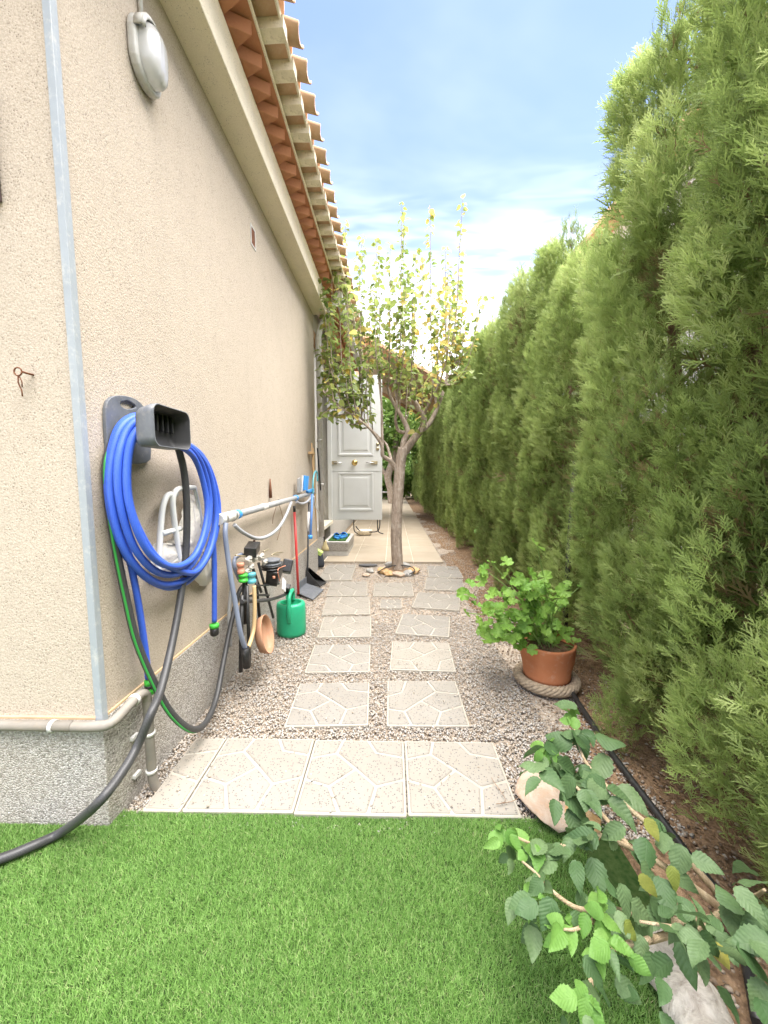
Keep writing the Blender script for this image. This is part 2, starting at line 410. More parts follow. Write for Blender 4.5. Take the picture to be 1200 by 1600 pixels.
plain('brass', (.62, .44, .16), .25, .5, metal=.9)
plain('brass_dull', (.42, .36, .24), .4, .5, metal=.7)
plain('rust', (.16, .07, .04), .85, .2, bump=.5, dirt=(.28, .13, .06))
plain('paint_white', (.612, .620, .608), .45, .4, var=.03, scale=5)
plain('paint_panel', (.586, .595, .586), .45, .4, var=.03, scale=5)
plain('mat_green', (.05, .13, .03), .95, .1, bump=1, bscale=300)
plain('straw', (.55, .46, .26), .9, .1)
plain('dark_bristle', (.05, .055, .065), .85, .15)
plain('lime_plastic', (.50, .66, .18), .5, .4)
plain('bamboo', (.52, .34, .17), .6, .3)
plain('aluminium', (.62, .63, .64), .4, .5, metal=.5)
plain('concrete_white', (.527, .510, .476), .85, .2, bump=.3)
plain('lamp_body', (.493, .484, .451), .5, .35, var=.05, dirt=(.383, .357, .306))
plain('wicker', (.34, .27, .19), .85, .15, scale=60, var=.35, bump=.5, bscale=150)
plain('dark_shutter', (.10, .07, .07), .6, .3)
plain('slate', (.09, .09, .09), .7, .3)
plain('paper', (.75, .75, .77), .7, .2)
n = NT('plastic_bag'); n.bump(n.noise(22, 5, .7), .5, .02); n.leafy((.82, .79, .72), .3); n.done((.80, .77, .70), .4, .3)
n = NT('lamp_glass'); n.b.inputs['Transmission Weight'].default_value = .55
sx = n.n('ShaderNodeSeparateXYZ'); n.link(n.co(), sx.inputs[0])
n.bump(n.math('SINE', n.math('MULTIPLY', sx.outputs[1], 260)), .15, .003); n.done((.82, .82, .80), .25, .5)

# ------------------------------------------------------------------ ground
mb = MB(); mb.box(-400, 400, -400, 400, -.5, -.03)
tag(mb.build('ground', 'ground_earth'), kind='structure')
mb = MB(); mb.add([(-.98, 1.16, -.012), (1.02, 1.16, -.012), (1.02, 13, -.012), (-.98, 13, -.012)], [(0, 1, 2, 3)])
tag(mb.build('gravel_path', 'gravel_bed'), kind='structure')
# soil bed under the hedge, uneven
def soil_h(x, y): return .006 + .012 * math.sin(3.1 * y + x * 5) + .010 * math.sin(9 * y - 7 * x) + .03 * max(0, x - 1.1)
mb = MB(); nx, ny = 14, 150
xs = [.70 + i * .075 for i in range(nx)]; ys = [-.9 + j * .15 for j in range(ny)]
mb.add([(x, y, soil_h(x, y) - (.05 if i == 0 else .014 if i < 3 else 0)) for y in ys for i, x in enumerate(xs)],
       [(j * nx + i, j * nx + i + 1, (j + 1) * nx + i + 1, (j + 1) * nx + i) for j in range(ny - 1) for i in range(nx - 1)], 0, True)
tag(mb.build('soil_bed', 'soil'), kind='structure')

# gravel stones
def stone_field(n, region, zf, smin, smax, name, matname, reject, lite=False):
    base = np.array([(1, 0, 0), (-1, 0, 0), (0, 1, 0), (0, -1, 0), (0, 0, 1), (0, 0, -1), (.62, .62, .5), (-.62, .62, -.5), (.62, -.62, -.5), (-.62, -.62, .5)], float)
    hull = [(4, 0, 6), (4, 6, 2), (6, 0, 2), (4, 2, 1), (2, 7, 1), (2, 0, 7), (7, 0, 5), (7, 5, 1), (4, 1, 9), (9, 1, 3), (4, 9, 3), (4, 3, 0), (3, 8, 0), (0, 8, 5), (8, 3, 5), (3, 1, 5)]
    if lite: hull = [(4, 0, 2), (4, 2, 1), (4, 1, 3), (4, 3, 0), (5, 2, 0), (5, 1, 2), (5, 3, 1), (5, 0, 3)]
    P = np.random.rand(n, 2); P[:, 0] = region[0] + P[:, 0] * (region[1] - region[0]); P[:, 1] = region[2] + P[:, 1] ** 1.35 * (region[3] - region[2])
    keep = ~reject(P); P = P[keep]; n = len(P)
    S = np.random.uniform(smin, smax, (n, 1)) * np.random.uniform(.65, 1.25, (n, 3)); S[:, 2] *= .72
    V = base[None] * np.random.uniform(.75, 1.15, (n, 10, 1)) * S[:, None, :]
    a = np.random.rand(n) * 6.283; t = np.random.normal(0, .35, n)
    c, s_ = np.cos(t), np.sin(t); y, z = V[:, :, 1].copy(), V[:, :, 2].copy()
    V[:, :, 1] = y * c[:, None] - z * s_[:, None]; V[:, :, 2] = y * s_[:, None] + z * c[:, None]
    c, s_ = np.cos(a), np.sin(a); x, y = V[:, :, 0].copy(), V[:, :, 1].copy()
    V[:, :, 0] = x * c[:, None] - y * s_[:, None]; V[:, :, 1] = x * s_[:, None] + y * c[:, None]
    V[:, :, :2] += P[:, None, :]; V[:, :, 2] += (zf(P[:, 0], P[:, 1]) + np.random.uniform(-.003, .006, n))[:, None]
    F = np.array(hull)[None] + (np.arange(n) * 10)[:, None, None]
    me = np_mesh(name, V.reshape(-1, 3), F.reshape(-1, 3), [matname], None, False)
    return tag(mobj(name, me), kind='stuff')

# ------------------------------------------------------------------ paving
JOIN = dict(A=(.27, .78), B=(.5, .55), C=(.72, .32), D=(.26, .31), E=(.7, .8))
A_, B_, C_, D_, E_ = (JOIN[k] for k in 'ABCDE')
CELLS = [[(0, .70), A_, (.32, 1), (0, 1)], [(0, .40), D_, B_, A_, (0, .70)], [(0, 0), (.40, 0), D_, (0, .40)], [(.40, 0), (.66, 0), C_, B_, D_],
         [(.66, 0), (1, 0), (1, .42), C_], [C_, (1, .42), (1, .73), E_, (.6, 1), (.32, 1), A_, B_], [E_, (1, .73), (1, 1), (.6, 1)]]
def inset(poly, d):
    n = len(poly); out = []
    for i in range(n):
        p, q, r = (Vector(poly[k % n]) for k in (i - 1, i, i + 1))
        e1 = (q - p).normalized(); e2 = (r - q).normalized()
        n1 = Vector((-e1.y, e1.x)); n2 = Vector((-e2.y, e2.x)); b = (n1 + n2)
        out.append(tuple(q + b * (d / max(.35, b.length_squared / 2))))
    return out
def slab_mesh(w, d, h, orient, cells=None):
    mb = MB()
    mb.box(-w / 2, w / 2, -d / 2, d / 2, -h, -.0048, 0)
    for poly in cells or CELLS:
        pl = []
        for a, b in poly:
            for _ in range(orient): a, b = 1 - b, a
            pl.append(((a - .5) * w * .985, (b - .5) * d * .985))
        pl = inset(pl, .0055)
        top = inset(pl, .0025)
        k = len(pl)
        mb.add([(a, b, -.006) for a, b in pl] + [(a, b, 0) for a, b in top],
               [tuple(range(k, 2 * k))] + [(i, (i + 1) % k, k + (i + 1) % k, k + i) for i in range(k)], 1)
    return mb
paving = thing('path', (0, 1.2, 0), None, None); paving['kind'] = 'structure'
SLABS = []
def slab(cx, cy, w, d, orient, rz=0, z=.022, tilt=(0, 0), cells=None):
    mb = slab_mesh(w, d, .05, orient, cells)
    o = mb.build('paving_slab', ['slab_joint', 'terrazzo'], paving, bevel=.003, seg=1)
    o.rotation_euler = (R(tilt[0]), R(tilt[1]), rz); o.location = (cx, cy, z)
    o.matrix_parent_inverse = paving.matrix_basis.inverted()
    SLABS.append((cx, cy, w, d, rz))
yc = (onZ(600, 1272, .022).y + onZ(600, 1156, .022).y) / 2; dd = onZ(600, 1156, .022).y - onZ(600, 1272, .022).y
x_r = onZ(815, 1271, .022).x; wt_ = .398
for k, (o_, rz) in enumerate(((0, .006), (0, -.004), (0, .004))):
    slab(x_r - .2 - k * .402, yc + (.003, -.004, .002)[k], wt_, dd, o_, rz * .6, .022 + (.0, .004, .002)[k], ((0, .3), (0, 0), (.2, -.3))[k])
NARROW = [[(0, 0), (1, 0), (1, .34), (0, .46)], [(0, .46), (1, .34), (1, .80), (0, .72)], [(0, .72), (1, .80), (1, 1), (0, 1)]]
slab(x_r - .2 - 3 * .402 + .2 - .072, yc, .136, dd, 0, 0, .022, cells=NARROW)
QUADS = [((445, 1133), (575, 1132), (578, 1065), (467, 1066)), ((603, 1132), (733, 1133), (713, 1062), (606, 1063)),
         ((477, 1049), (578, 1048), (579, 1006), (490, 1006)), ((608, 1046), (709, 1047), (704, 1002), (613, 1001)),
         ((497, 995), (580, 993), (580, 962), (505, 962)), ((615, 989), (699, 993), (706, 962), (631, 958)),
         ((505, 959), (579, 958), (577, 932), (509, 932)), ((642, 947), (717, 953), (720, 928), (654, 925)),
         ((511, 930), (574, 929), (574, 908), (516, 908)), ((661, 920), (724, 921), (725, 904), (668, 902)),
         ((581, 930), (645, 929), (645, 910), (587, 910)), ((593, 949), (627, 949), (628, 936), (595, 936)),
         ((497, 906), (548, 905), (557, 882), (511, 881)), ((668, 901), (723, 902), (716, 884), (669, 884))]
for k, q in enumerate(QUADS):
    p = [onZ(a, b, .014) for a, b in q]
    c = sum(p, Vector()) / 4
    w = ((p[1] - p[0]).length + (p[2] - p[3]).length) / 2; d = ((p[3] - p[0]).length + (p[2] - p[1]).length) / 2
    e = (p[1] - p[0]) + (p[2] - p[3]); g = (p[3] - p[0]) + (p[2] - p[1])
    rz = (math.atan2(e.y, e.x) + math.atan2(-g.x, g.y)) / 2
    slab(c.x, c.y, w, d, (0, 1, 2, 3, 1, 0, 2, 3, 0, 1, 3, 2, 0, 1)[k], rz, .014, (random.uniform(-.5, .5), random.uniform(-.5, .5)))

patio = thing('patio', (0, 5.2, 0), None, None); patio['kind'] = 'structure'
colsx = [-.96, -.535, -.09, .30, .715]
rowsy = [5.19 + .62 * i for i in range(0, 25)]
for j in range(len(rowsy) - 1):
    for i in range(4):
        mb = MB(); mb.box(colsx[i] + .003, colsx[i + 1] - .003, rowsy[j] + .0025, rowsy[j + 1] - .0025, -.05, .02 + random.uniform(-.0015, .0015))
        mb.build('patio_slab', 'patio_stone', patio, bevel=.003, seg=1)
mb = MB(); mb.box(-.97, .712, 5.2, rowsy[-1], -.06, .012); mb.build('mortar_bed', 'mortar', patio)

def on_slab(P):
    m = np.zeros(len(P), bool)
    for cx, cy, w, d, rz in SLABS:
        x = P[:, 0] - cx; y = P[:, 1] - cy; c, s_ = math.cos(-rz), math.sin(-rz)
        m |= (np.abs(x * c - y * s_) < w / 2 - .006) & (np.abs(x * s_ + y * c) < d / 2 - .006)
    m |= (P[:, 1] > 5.2) & (P[:, 0] < .71)
    xr = .86 + .04 * np.sin(P[:, 1] * 3) + np.where(P[:, 1] > 3.4, .17, 0)
    m |= (P[:, 0] > xr + .16) | ((P[:, 0] > xr) & (np.random.rand(len(P)) < .55))
    m |= (np.hypot(P[:, 0] - .06, P[:, 1] - 4.75) < .17)
    return m
stone_field(49000, (-.962, 1.06, 1.17, 3.0), lambda x, y: np.where(x > .74, .006 + .012 * np.sin(3.1 * y + x * 5) + .010 * np.sin(9 * y - 7 * x) - .012 * (x < .9), -.002), .0038, .0074, 'gravel', 'gravel', on_slab)
stone_field(24000, (-.962, 1.15, 3.0, 10.0), lambda x, y: np.where(x > .74, .004 + .012 * np.sin(3.1 * y + x * 5) + .010 * np.sin(9 * y - 7 * x) - .012 * (x < .9), -.002), .005, .0095, 'gravel', 'gravel', on_slab, True)
def off_top(P):
    global SLABS
    return ~on_slab(P) | (P[:, 1] > 5.2) | (P[:, 0] > .72)
stone_field(520, (-.9, .75, 1.2, 3.2), lambda x, y: np.zeros_like(x) + .022, .003, .0062, 'loose_stones', 'gravel', off_top)
# scattered stones and litter on the soil strip
stone_field(3600, (.72, 1.25, -.3, 5.0), lambda x, y: .012 + .012 * np.sin(3.1 * y + x * 5) + .010 * np.sin(9 * y - 7 * x), .003, .009, 'loose_stones', 'soil_stone', lambda P: (P[:, 1] < 1.2) & (P[:, 0] < .72 + .05 * np.sin(P[:, 1] * 8)))

# dry cypress litter on the soil under the hedge
nl = 9000; P = np.random.rand(nl, 2) * (.62, 6.5) + (.78, -.4); P = P[np.random.rand(nl) < np.clip((P[:, 0] - .74) * 3.2, .05, 1)]; P = P[~((P[:, 1] < 1.2) & (P[:, 0] < .82))]; nl = len(P)
a = np.random.rand(nl) * 6.283; L = np.random.uniform(.006, .03, nl); w = np.random.uniform(.0008, .0025, nl); z = .016 + .012 * np.sin(3.1 * P[:, 1] + P[:, 0] * 5) + .010 * np.sin(9 * P[:, 1] - 7 * P[:, 0])
V = np.zeros((nl, 3, 3)); dx, dy = np.cos(a), np.sin(a)
V[:, 0] = np.stack([P[:, 0] - dy * w, P[:, 1] + dx * w, z], 1); V[:, 1] = np.stack([P[:, 0] + dy * w, P[:, 1] - dx * w, z + .002], 1); V[:, 2] = np.stack([P[:, 0] + dx * L, P[:, 1] + dy * L, z + np.random.uniform(0, .007, nl)], 1)
tag(mobj('dry_litter', np_mesh('dry_litter', V.reshape(-1, 3), np.arange(nl * 3).reshape(nl, 3), ['litter'])), 'brown dry needle litter on the soil under the hedge', 'litter', kind='stuff')

# ------------------------------------------------------------------ artificial lawn
LAWN_Y = onZ(600, 1272, .022).y - .004
mb = MB(); mb.box(-6, .74, -4, LAWN_Y, -.03, .006)
lawn = tag(mb.build('lawn', 'turf_base'), kind='structure')
def blades(n, x0, x1, y0, y1, h0, h1, wid, name):
    P = np.random.rand(n, 2) * (x1 - x0, y1 - y0) + (x0, y0)
    P = P[~((P[:, 0] < -.967) & (P[:, 1] > 1.168))]
    edge = .66 + .05 * np.sin(P[:, 1] * 4.0); P = P[P[:, 0] < edge]; n = len(P)
    tuft = np.sin(P[:, 0] * 31 + np.sin(P[:, 1] * 17) * 2) * np.sin(P[:, 1] * 37 + np.sin(P[:, 0] * 13) * 2)
    h = np.random.uniform(h0, h1, n) * (1 + .18 * tuft); a = np.random.rand(n) * 6.283
    la = a + np.random.normal(0, .5, n) + 1.57
    ln = np.abs(np.random.normal(.55, .35, n)) * h + .002; dx, dy = np.cos(la) * ln, np.sin(la) * ln
    wx, wy = np.cos(a) * wid * .5, np.sin(a) * wid * .5
    V = np.zeros((n, 3, 3)); z0 = .006
    V[:, 0] = np.stack([P[:, 0] - wx, P[:, 1] - wy, np.full(n, z0)], 1); V[:, 1] = np.stack([P[:, 0] + wx, P[:, 1] + wy, np.full(n, z0)], 1)
    V[:, 2] = np.stack([P[:, 0] + dx, P[:, 1] + dy, z0 + h], 1)
    F = np.arange(n * 3).reshape(n, 3)
    me = np_mesh(name, V.reshape(-1, 3), F.reshape(-1, 3), ['turf'])
    return mobj(name, me)
g1 = blades(430000, -1.45, .74, .28, LAWN_Y + .010, .007, .0135, .0022, 'artificial_grass')
tag(g1, 'short green blades of the artificial lawn in front of the slabs', 'grass', kind='stuff')
g2 = blades(70000, -3, .74, -1.2, .28, .009, .016, .006, 'artificial_grass')
tag(g2, 'short green blades of the artificial lawn at the viewer\'s feet', 'grass', kind='stuff')

# ------------------------------------------------------------------ the house
WX = -.975; PX = -.965; FY = 1.178; PY = 1.168; PT = .39; CB = 3.18
house = thing('house', (-2.4, 3, 0), 'cream rendered house with clay tile eaves along the left side', 'house')
mb = MB(); mb.box(-6, WX, FY, 4.81, PT - .1, 3.5); mb.build('wall', 'stucco', house)
mb = MB(); mb.box(-6, -1.08, 4.812, 5.55, -.1, 3.9); mb.box(-6, -1.08, 6.52, 15, -.1, 3.9); mb.box(-6, -1.08, 5.55, 6.52, 2.75, 3.9); mb.box(-6, -1.6, 5.56, 6.51, -.1, 2.75)
mb.build('recessed_wall', 'stucco_white', house)
mb = MB(); mb.box(-6, PX, PY, 4.822, -.1, PT); pl = mb.build('plinth', 'plinth_grit', house, bevel=.004)
mb = MB(); mb.box(-5.99, PX - .0025, PY + .0025, 4.82, PT, PT + .008); mb.build('ledge', 'ledge_tan', pl)
mb = MB(); mb.box(-1.084, PX - .05, 4.826, 5.54, -.1, .46); mb.build('threshold_wall', 'plinth_grit', house, bevel=.004)
# cornice: a rendered beam standing out from the wall
mb = MB(); mb.box(-6, -.81, FY - .16, 4.83, CB, 3.40); mb.build('cornice', 'stucco_trim', house, bevel=.006)
roof = MB()
sl = math.tan(R(17))
roof.prism([(-.72, 3.56), (-.72, 3.50), (-6, 3.50), (-6, 3.56 + 5.28 * sl)], FY - .2, 8.5, lambda a, b, h: Vector((a, h, b)))
roof = roof.build('roof', 'mortar', house)
# saw-tooth course: square bricks set on the diagonal, corners out
mbt = MB()
mbt.prism([(-.01, -.0725), (0, -.0725), (.135, 0), (0, .0725), (-.01, .0725)], 0, .068, lambda a, b, h: Vector((a, b, h)))
br = mbt.build('corbel_brick', 'clay_brick', roof, bevel=.003, seg=1); brm = br.data; bpy.data.objects.remove(br)
y = FY - .1
while y < 4.95:
    o = inst('corbel_brick', brm, (-.842 + random.uniform(-.003, .003), y, 3.403 + random.uniform(-.001, .001)), Euler((0, 0, random.uniform(-.05, .05))).to_quaternion(), 1, roof)
    b = o.modifiers.new('bevel', 'BEVEL'); b.width = .003; b.segments = 1
    y += .1455
mb = MB(); mb.box(-1.0, -.835, FY - .19, 8.4, 3.395, 3.472); mb.build('mortar_fill', 'clay_brick', roof)
mb = MB(); mb.box(-1.0, -.70, FY - .2, 8.4, 3.474, 3.490); mb.build('flat_tile_course', 'clay_brick', roof)
mb = MB(); mb.box(-.699, -.688, FY - .2, 8.4, 3.472, 3.497); mb.build('ledge_edge', 'stucco_trim', roof, bevel=.002, seg=1)
# eave added out of view to keep high light off the front wall
mb = MB(); mb.box(-6, -.60, FY - .62, FY - .2, 3.50, 3.60); mb.build('added_shade_eave', 'stucco_trim', roof, bevel=.01)
# barrel tiles: arc section, tapered, ends open
def barrel(L, r0, r1, up, th=.014, n=10):
    mb = MB(); vs = []
    for x, r in ((0, r0), (L, r1)):
        for rr in (r, r - th):
            for j in range(n + 1):
                a = math.pi * (.08 + .84 * j / n); vs.append((x, math.cos(a) * rr, (math.sin(a) * rr * .8) * up))
    k = n + 1; fs = []
    for j in range(n):
        fs += [(j, j + 1, 2 * k + j + 1, 2 * k + j), (k + j, 3 * k + j, 3 * k + j + 1, k + j + 1), (j, k + j, k + j + 1, j + 1), (2 * k + j, 2 * k + j + 1, 3 * k + j + 1, 3 * k + j)]
    fs += [(0, 2 * k, 3 * k, k), (n, k + n, 3 * k + n, 2 * k + n)]
    mb.add(vs, fs, 0, True)
    o = mb.build('roof_tile', 'clay_tile', roof); me = o.data; bpy.data.objects.remove(o); return me
cover = barrel(.42, .095, .085, 1); pan = barrel(.42, .085, .070, -1)
mbp = MB(); mbp.box(-.155, .0, -.036, .036, 0, .062); mp_o = mbp.build('mortar_plug', 'mortar', roof, bevel=.01); plug = mp_o.data; bpy.data.objects.remove(mp_o)
mbp = MB(); mbp.box(-.30, .0, -.0655, .0655, 0, .016); mp_o = mbp.build('flat_tile', 'clay_tile', roof, bevel=.01); flat = mp_o.data; bpy.data.objects.remove(mp_o)
mb = MB(); mb.box(-.587, -.575, FY - .2, 8.4, 3.535, 3.575); mb.build('ledge_edge', 'stucco_trim', roof, bevel=.003, seg=1)
tq = Euler((0, R(17), 0)).to_quaternion()
y = FY - .1
while y < 8.3:
    j = lambda s: random.uniform(-s, s)
    # second course: clay tiles laid flat between mortar blocks
    inst('mortar_plug', plug, (-.565 + j(.004), y + .105, 3.498 + j(.002)), Euler((0, 0, j(.03))).to_quaternion(), 1, roof)
    inst('flat_tile', flat, (-.59, y + .004, 3.553 + j(.002)), Euler((0, R(-2), j(.02))).to_quaternion(), 1, roof)
    # roof courses: channel tiles reach out over it, cover tiles set back between them
    for c_ in range(3):
        dx = -.40 * c_
        inst('roof_tile', pan, (-.895 + dx * .956 + j(.006), y + j(.004), 3.745 - dx * .30 + .005 * c_), Euler((j(.03), R(17), j(.02))).to_quaternion(), 1, roof)
        inst('roof_tile', cover, (-1.0 + dx * .956 + j(.006), y + .1 + j(.004), 3.77 - dx * .30 + .005 * c_), tq, 1, roof)
    y += .2005
# beam of the recessed roof over the door
mb = MB(); mb.box(-1.078, -1.0, 4.83, 9, 2.96, 3.05); mb.build('rafter', 'beam_wood', house, bevel=.004)
# PVC trunking on the corner
mb = MB(); mb.box(WX - .012, WX + .012, FY - .012, FY - .001, .37, 3.17); mb.box(WX + .001, WX + .012, FY - .0035, FY + .014, .37, 3.17)
mb.build('corner_trim', 'trim_white', house, bevel=.002)
# small vent hole with a pale rim
a = onX(390, 350, WX); b = onX(400, 391, WX); yv, zv = (a.y + b.y) / 2, (a.z + b.z) / 2
mb = MB(); hw, hh = .048, .068
for (y0, y1, z0, z1) in ((yv - hw, yv + hw, zv + hh - .012, zv + hh), (yv - hw, yv + hw, zv - hh, zv - hh + .012), (yv - hw, yv - hw + .012, zv - hh + .012, zv + hh - .012), (yv + hw - .012, yv + hw, zv - hh + .012, zv + hh - .012)):
    mb.box(WX - .002, WX + .004, y0, y1, z0, z1, 0)
mb.box(WX - .002, WX + .0012, yv - hw + .012, yv + hw - .012, zv - hh + .012, zv + hh - .012, 1)
mb.build('vent', ['concrete_white', 'rust'], house)
# edge of a dark window shutter on the front
p = onY(4, 318, FY); mb = MB(); mb.box(p.x - .5, p.x + .002, FY - .03, FY - .001, p.z, onY(4, 150, FY).z); mb.build('shutter', 'dark_shutter', house, bevel=.004)
# rain pipe at the end of the wall
dp = MB(); dx_, dy_ = -.925, 4.87
dp.tube(smooth([(-.68, 4.86, 3.44), (-.72, 4.86, 3.32), (-.87, 4.87, 3.10), (dx_, dy_, 2.95), (dx_, dy_, 2.7)], 6) + [Vector((dx_, dy_, .42))], .036, 12)
dp = dp.build('downpipe', 'white_plastic', house)
for z in (2.72, 1.95, 1.66, 1.1):
    mb = MB(); mb.lathe([(.041, -.016), (.041, .016)], (dx_, dy_, z), 12); mb.build('pipe_clamp', 'white_plastic', dp)
mb = MB(); mb.box(-.72, -.62, 4.84, 8.3, 3.39, 3.47); mb.build('gutter', 'white_plastic', house, bevel=.02)
# door frame
mb = MB(); mb.box(-1.10, -1.03, 6.44, 6.518, .46, 2.76); mb.box(-1.10, -1.03, 5.552, 5.62, .46, 2.76); mb.box(-1.10, -1.034, 5.62, 6.44, 2.69, 2.758); mb.build('door_frame', 'paint_white', house, bevel=.004)
mb = MB(); mb.box(-1.6, -1.02, 5.6, 6.46, .40, .46); mb.build('door_sill', 'mortar', house, bevel=.006)

# ------------------------------------------------------------------ cypress hedge
def spray_template(rs):
    V = []; F = []
    def tri(p, d, L, w, nz):
        px_, py_ = -d[1], d[0]; b = len(V)
        V.extend([(p[0] - px_ * w, p[1] - py_ * w, p[2]), (p[0] + px_ * w, p[1] + py_ * w, p[2]), (p[0] + d[0] * L, p[1] + d[1] * L, p[2] + nz)]); F.append((b, b + 1, b + 2))
    bend = rs.uniform(-.5, .5)
    tri((0, 0, 0), (bend * .4, 1), 1.0, .022, .1)
    k = 8
    for i in range(k):                                    # branchlets lie close to the stem like a brush
        t = .08 + .74 * (i + rs.uniform(-.3, .3)) / k; s = 1 if i % 2 else -1
        p = (bend * .4 * t, t, .1 * t); an = R(rs.uniform(14, 42)) * s + bend * .3
        d = (math.sin(an), math.cos(an)); L = .52 * (1 - .5 * t) * rs.uniform(.7, 1.25); nz = rs.uniform(-.16, .18)
        tri(p, d, L, .024, nz)
        for q in (.3, .55, .75):
            a2 = an + R(rs.uniform(14, 30)) * rs.choice((1, -1)); d2 = (math.sin(a2), math.cos(a2))
            tri((p[0] + d[0] * L * q, p[1] + d[1] * L * q, p[2] + nz * q), d2, L * rs.uniform(.3, .5), .022, rs.uniform(-.06, .06))
    return np.array(V), np.array(F)
rs = random.Random(3)
SPR = [spray_template(rs) for _ in range(9)]
def norm(a): return a / np.maximum(np.linalg.norm(a, axis=1, keepdims=True), 1e-9)
def spray_mesh(name, P, D, S, T, mats):
    """feathery sprays at P along D, size S, tint T"""
    n = len(P); a = norm(D); nn = norm(np.cross(a, np.random.normal(size=(n, 3)))); b = np.cross(nn, a)
    which = np.random.randint(0, len(SPR), n); Vs, Fs, Ts = [], [], []; off = 0
    for k, (tv, tf) in enumerate(SPR):
        m = which == k; c = m.sum()
        if not c: continue
        V = P[m][:, None] + S[m][:, None, None] * (tv[None, :, 0:1] * b[m][:, None] + tv[None, :, 1:2] * a[m][:, None] + tv[None, :, 2:3] * nn[m][:, None])
        Vs.append(V.reshape(-1, 3)); Fs.append((tf[None] + (np.arange(c) * len(tv))[:, None, None]).reshape(-1, 3) + off); off += c * len(tv)
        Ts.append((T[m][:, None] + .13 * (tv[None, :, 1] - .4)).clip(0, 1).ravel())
    return np_mesh(name, np.concatenate(Vs), np.concatenate(Fs), mats, {'tint': np.concatenate(Ts)})
def cypress_crown(seed, H, nclump, per, inner):
    r = np.random.RandomState(seed); np.random.seed(seed)
    P, D, S, T = [], [], [], []
    for c in range(nclump):
        th = r.rand() * 6.283; z = .07 + (H - .22) * r.rand() ** .95
        taper = 1 if z < H - .35 else .75 + .25 * (H - z) / .35
        rad = (.28 + r.normal(0, .035)) * taper * 1
        c0 = np.array([math.cos(th) * rad * 1.05, math.sin(th) * rad * 1.15, z])
        el = np.array([.105, .115, .24]) * r.uniform(.75, 1.3); tint = np.clip(r.normal(.55, .2), .16, .98)
        if r.rand() < .03: tint = r.uniform(.02, .12)
        out = np.array([math.cos(th), math.sin(th), 0])
        q = norm(r.normal(size=(per, 3)) + out * .9 + np.array([0, 0, .15]))
        P.append(c0 + q * el * r.uniform(.6, 1.0, (per, 1)))
        D.append(q * .5 + out * .28 + np.array([0, 0, .95]) + r.normal(0, .34, (per, 3)))
        S.append(r.uniform(.036, .078, per)); T.append(np.clip(tint + r.normal(0, .10, per), 0, 1))
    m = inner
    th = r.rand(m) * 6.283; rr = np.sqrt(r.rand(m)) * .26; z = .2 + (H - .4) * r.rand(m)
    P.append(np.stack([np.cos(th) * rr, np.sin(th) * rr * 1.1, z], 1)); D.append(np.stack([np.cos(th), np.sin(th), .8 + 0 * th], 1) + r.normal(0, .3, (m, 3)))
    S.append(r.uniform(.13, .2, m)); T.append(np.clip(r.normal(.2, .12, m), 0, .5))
    for k in range(16):                                   # thin leaders above the clipped top
        x, y = r.uniform(-.2, .2), r.uniform(-.3, .3); L = r.uniform(.12, .42); q = r.randint(3, 8)
        t = np.linspace(0, 1, q)
        P.append(np.stack([x + t * r.normal(0, .05), y + t * r.normal(0, .05), H - .35 + t * L], 1)); D.append(np.stack([r.normal(0, .3, q), r.normal(0, .3, q), np.ones(q)], 1))
        S.append(np.full(q, .13)); T.append(np.full(q, .42))
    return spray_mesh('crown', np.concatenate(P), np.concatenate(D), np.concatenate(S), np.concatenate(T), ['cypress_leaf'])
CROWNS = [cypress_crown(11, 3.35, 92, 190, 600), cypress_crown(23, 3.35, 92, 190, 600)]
def cypress_trunk(seed, H):
    r = random.Random(seed); mb = MB(); ax = []
    for i in range(9):
        t = i / 8; ax.append(Vector((r.uniform(-.02, .02), r.uniform(-.02, .02), -.03 + t * (H - .3))))
    mb.tube(smooth(ax, 3), [.06 - .05 * i / 24 for i in range(25)], 8)
    tw = MB()
    for k in range(60):
        z = r.uniform(.1, H - .6); a = r.uniform(0, 6.283); L = r.uniform(.16, .34)
        p = Vector((0, 0, z)); d = Vector((math.cos(a), math.sin(a), r.uniform(.3, 1.1))).normalized()
        q = [p, p + d * L * .5 + Vector((0, 0, .02)), p + d * L + Vector((r.uniform(-.03, .03), r.uniform(-.03, .03), .05))]
        tw.tube(q, [.007, .005, .002], 4, caps=False)
    a = mb.build('trunk', 'cypress_bark'); b = tw.build('branches', 'dead_twig', base=(0, 0, 0)); m1 = a.data
    a_loc = a.location.copy(); m1.transform(Matrix.Translation(a_loc)); m2 = b.data
    bpy.data.objects.remove(a); bpy.data.objects.remove(b); return m1, m2
TRUNKS = [cypress_trunk(5, 3.2), cypress_trunk(9, 3.2)]
ORD = ['nearest', 'second', 'third', 'fourth', 'fifth', 'sixth', 'seventh', 'eighth', 'ninth', 'tenth']
hr = random.Random(21); k = 0
ROWS = [.58, 1.03, 1.46, 1.88, 2.62, 3.28, 3.76]
while ROWS[-1] < 20.6: ROWS.append(ROWS[-1] + .50 + hr.uniform(-.07, .10))
BACK = [.10 - .52 * i for i in range(9)]  # unseen hedge extension, added to block sky light on the front wall
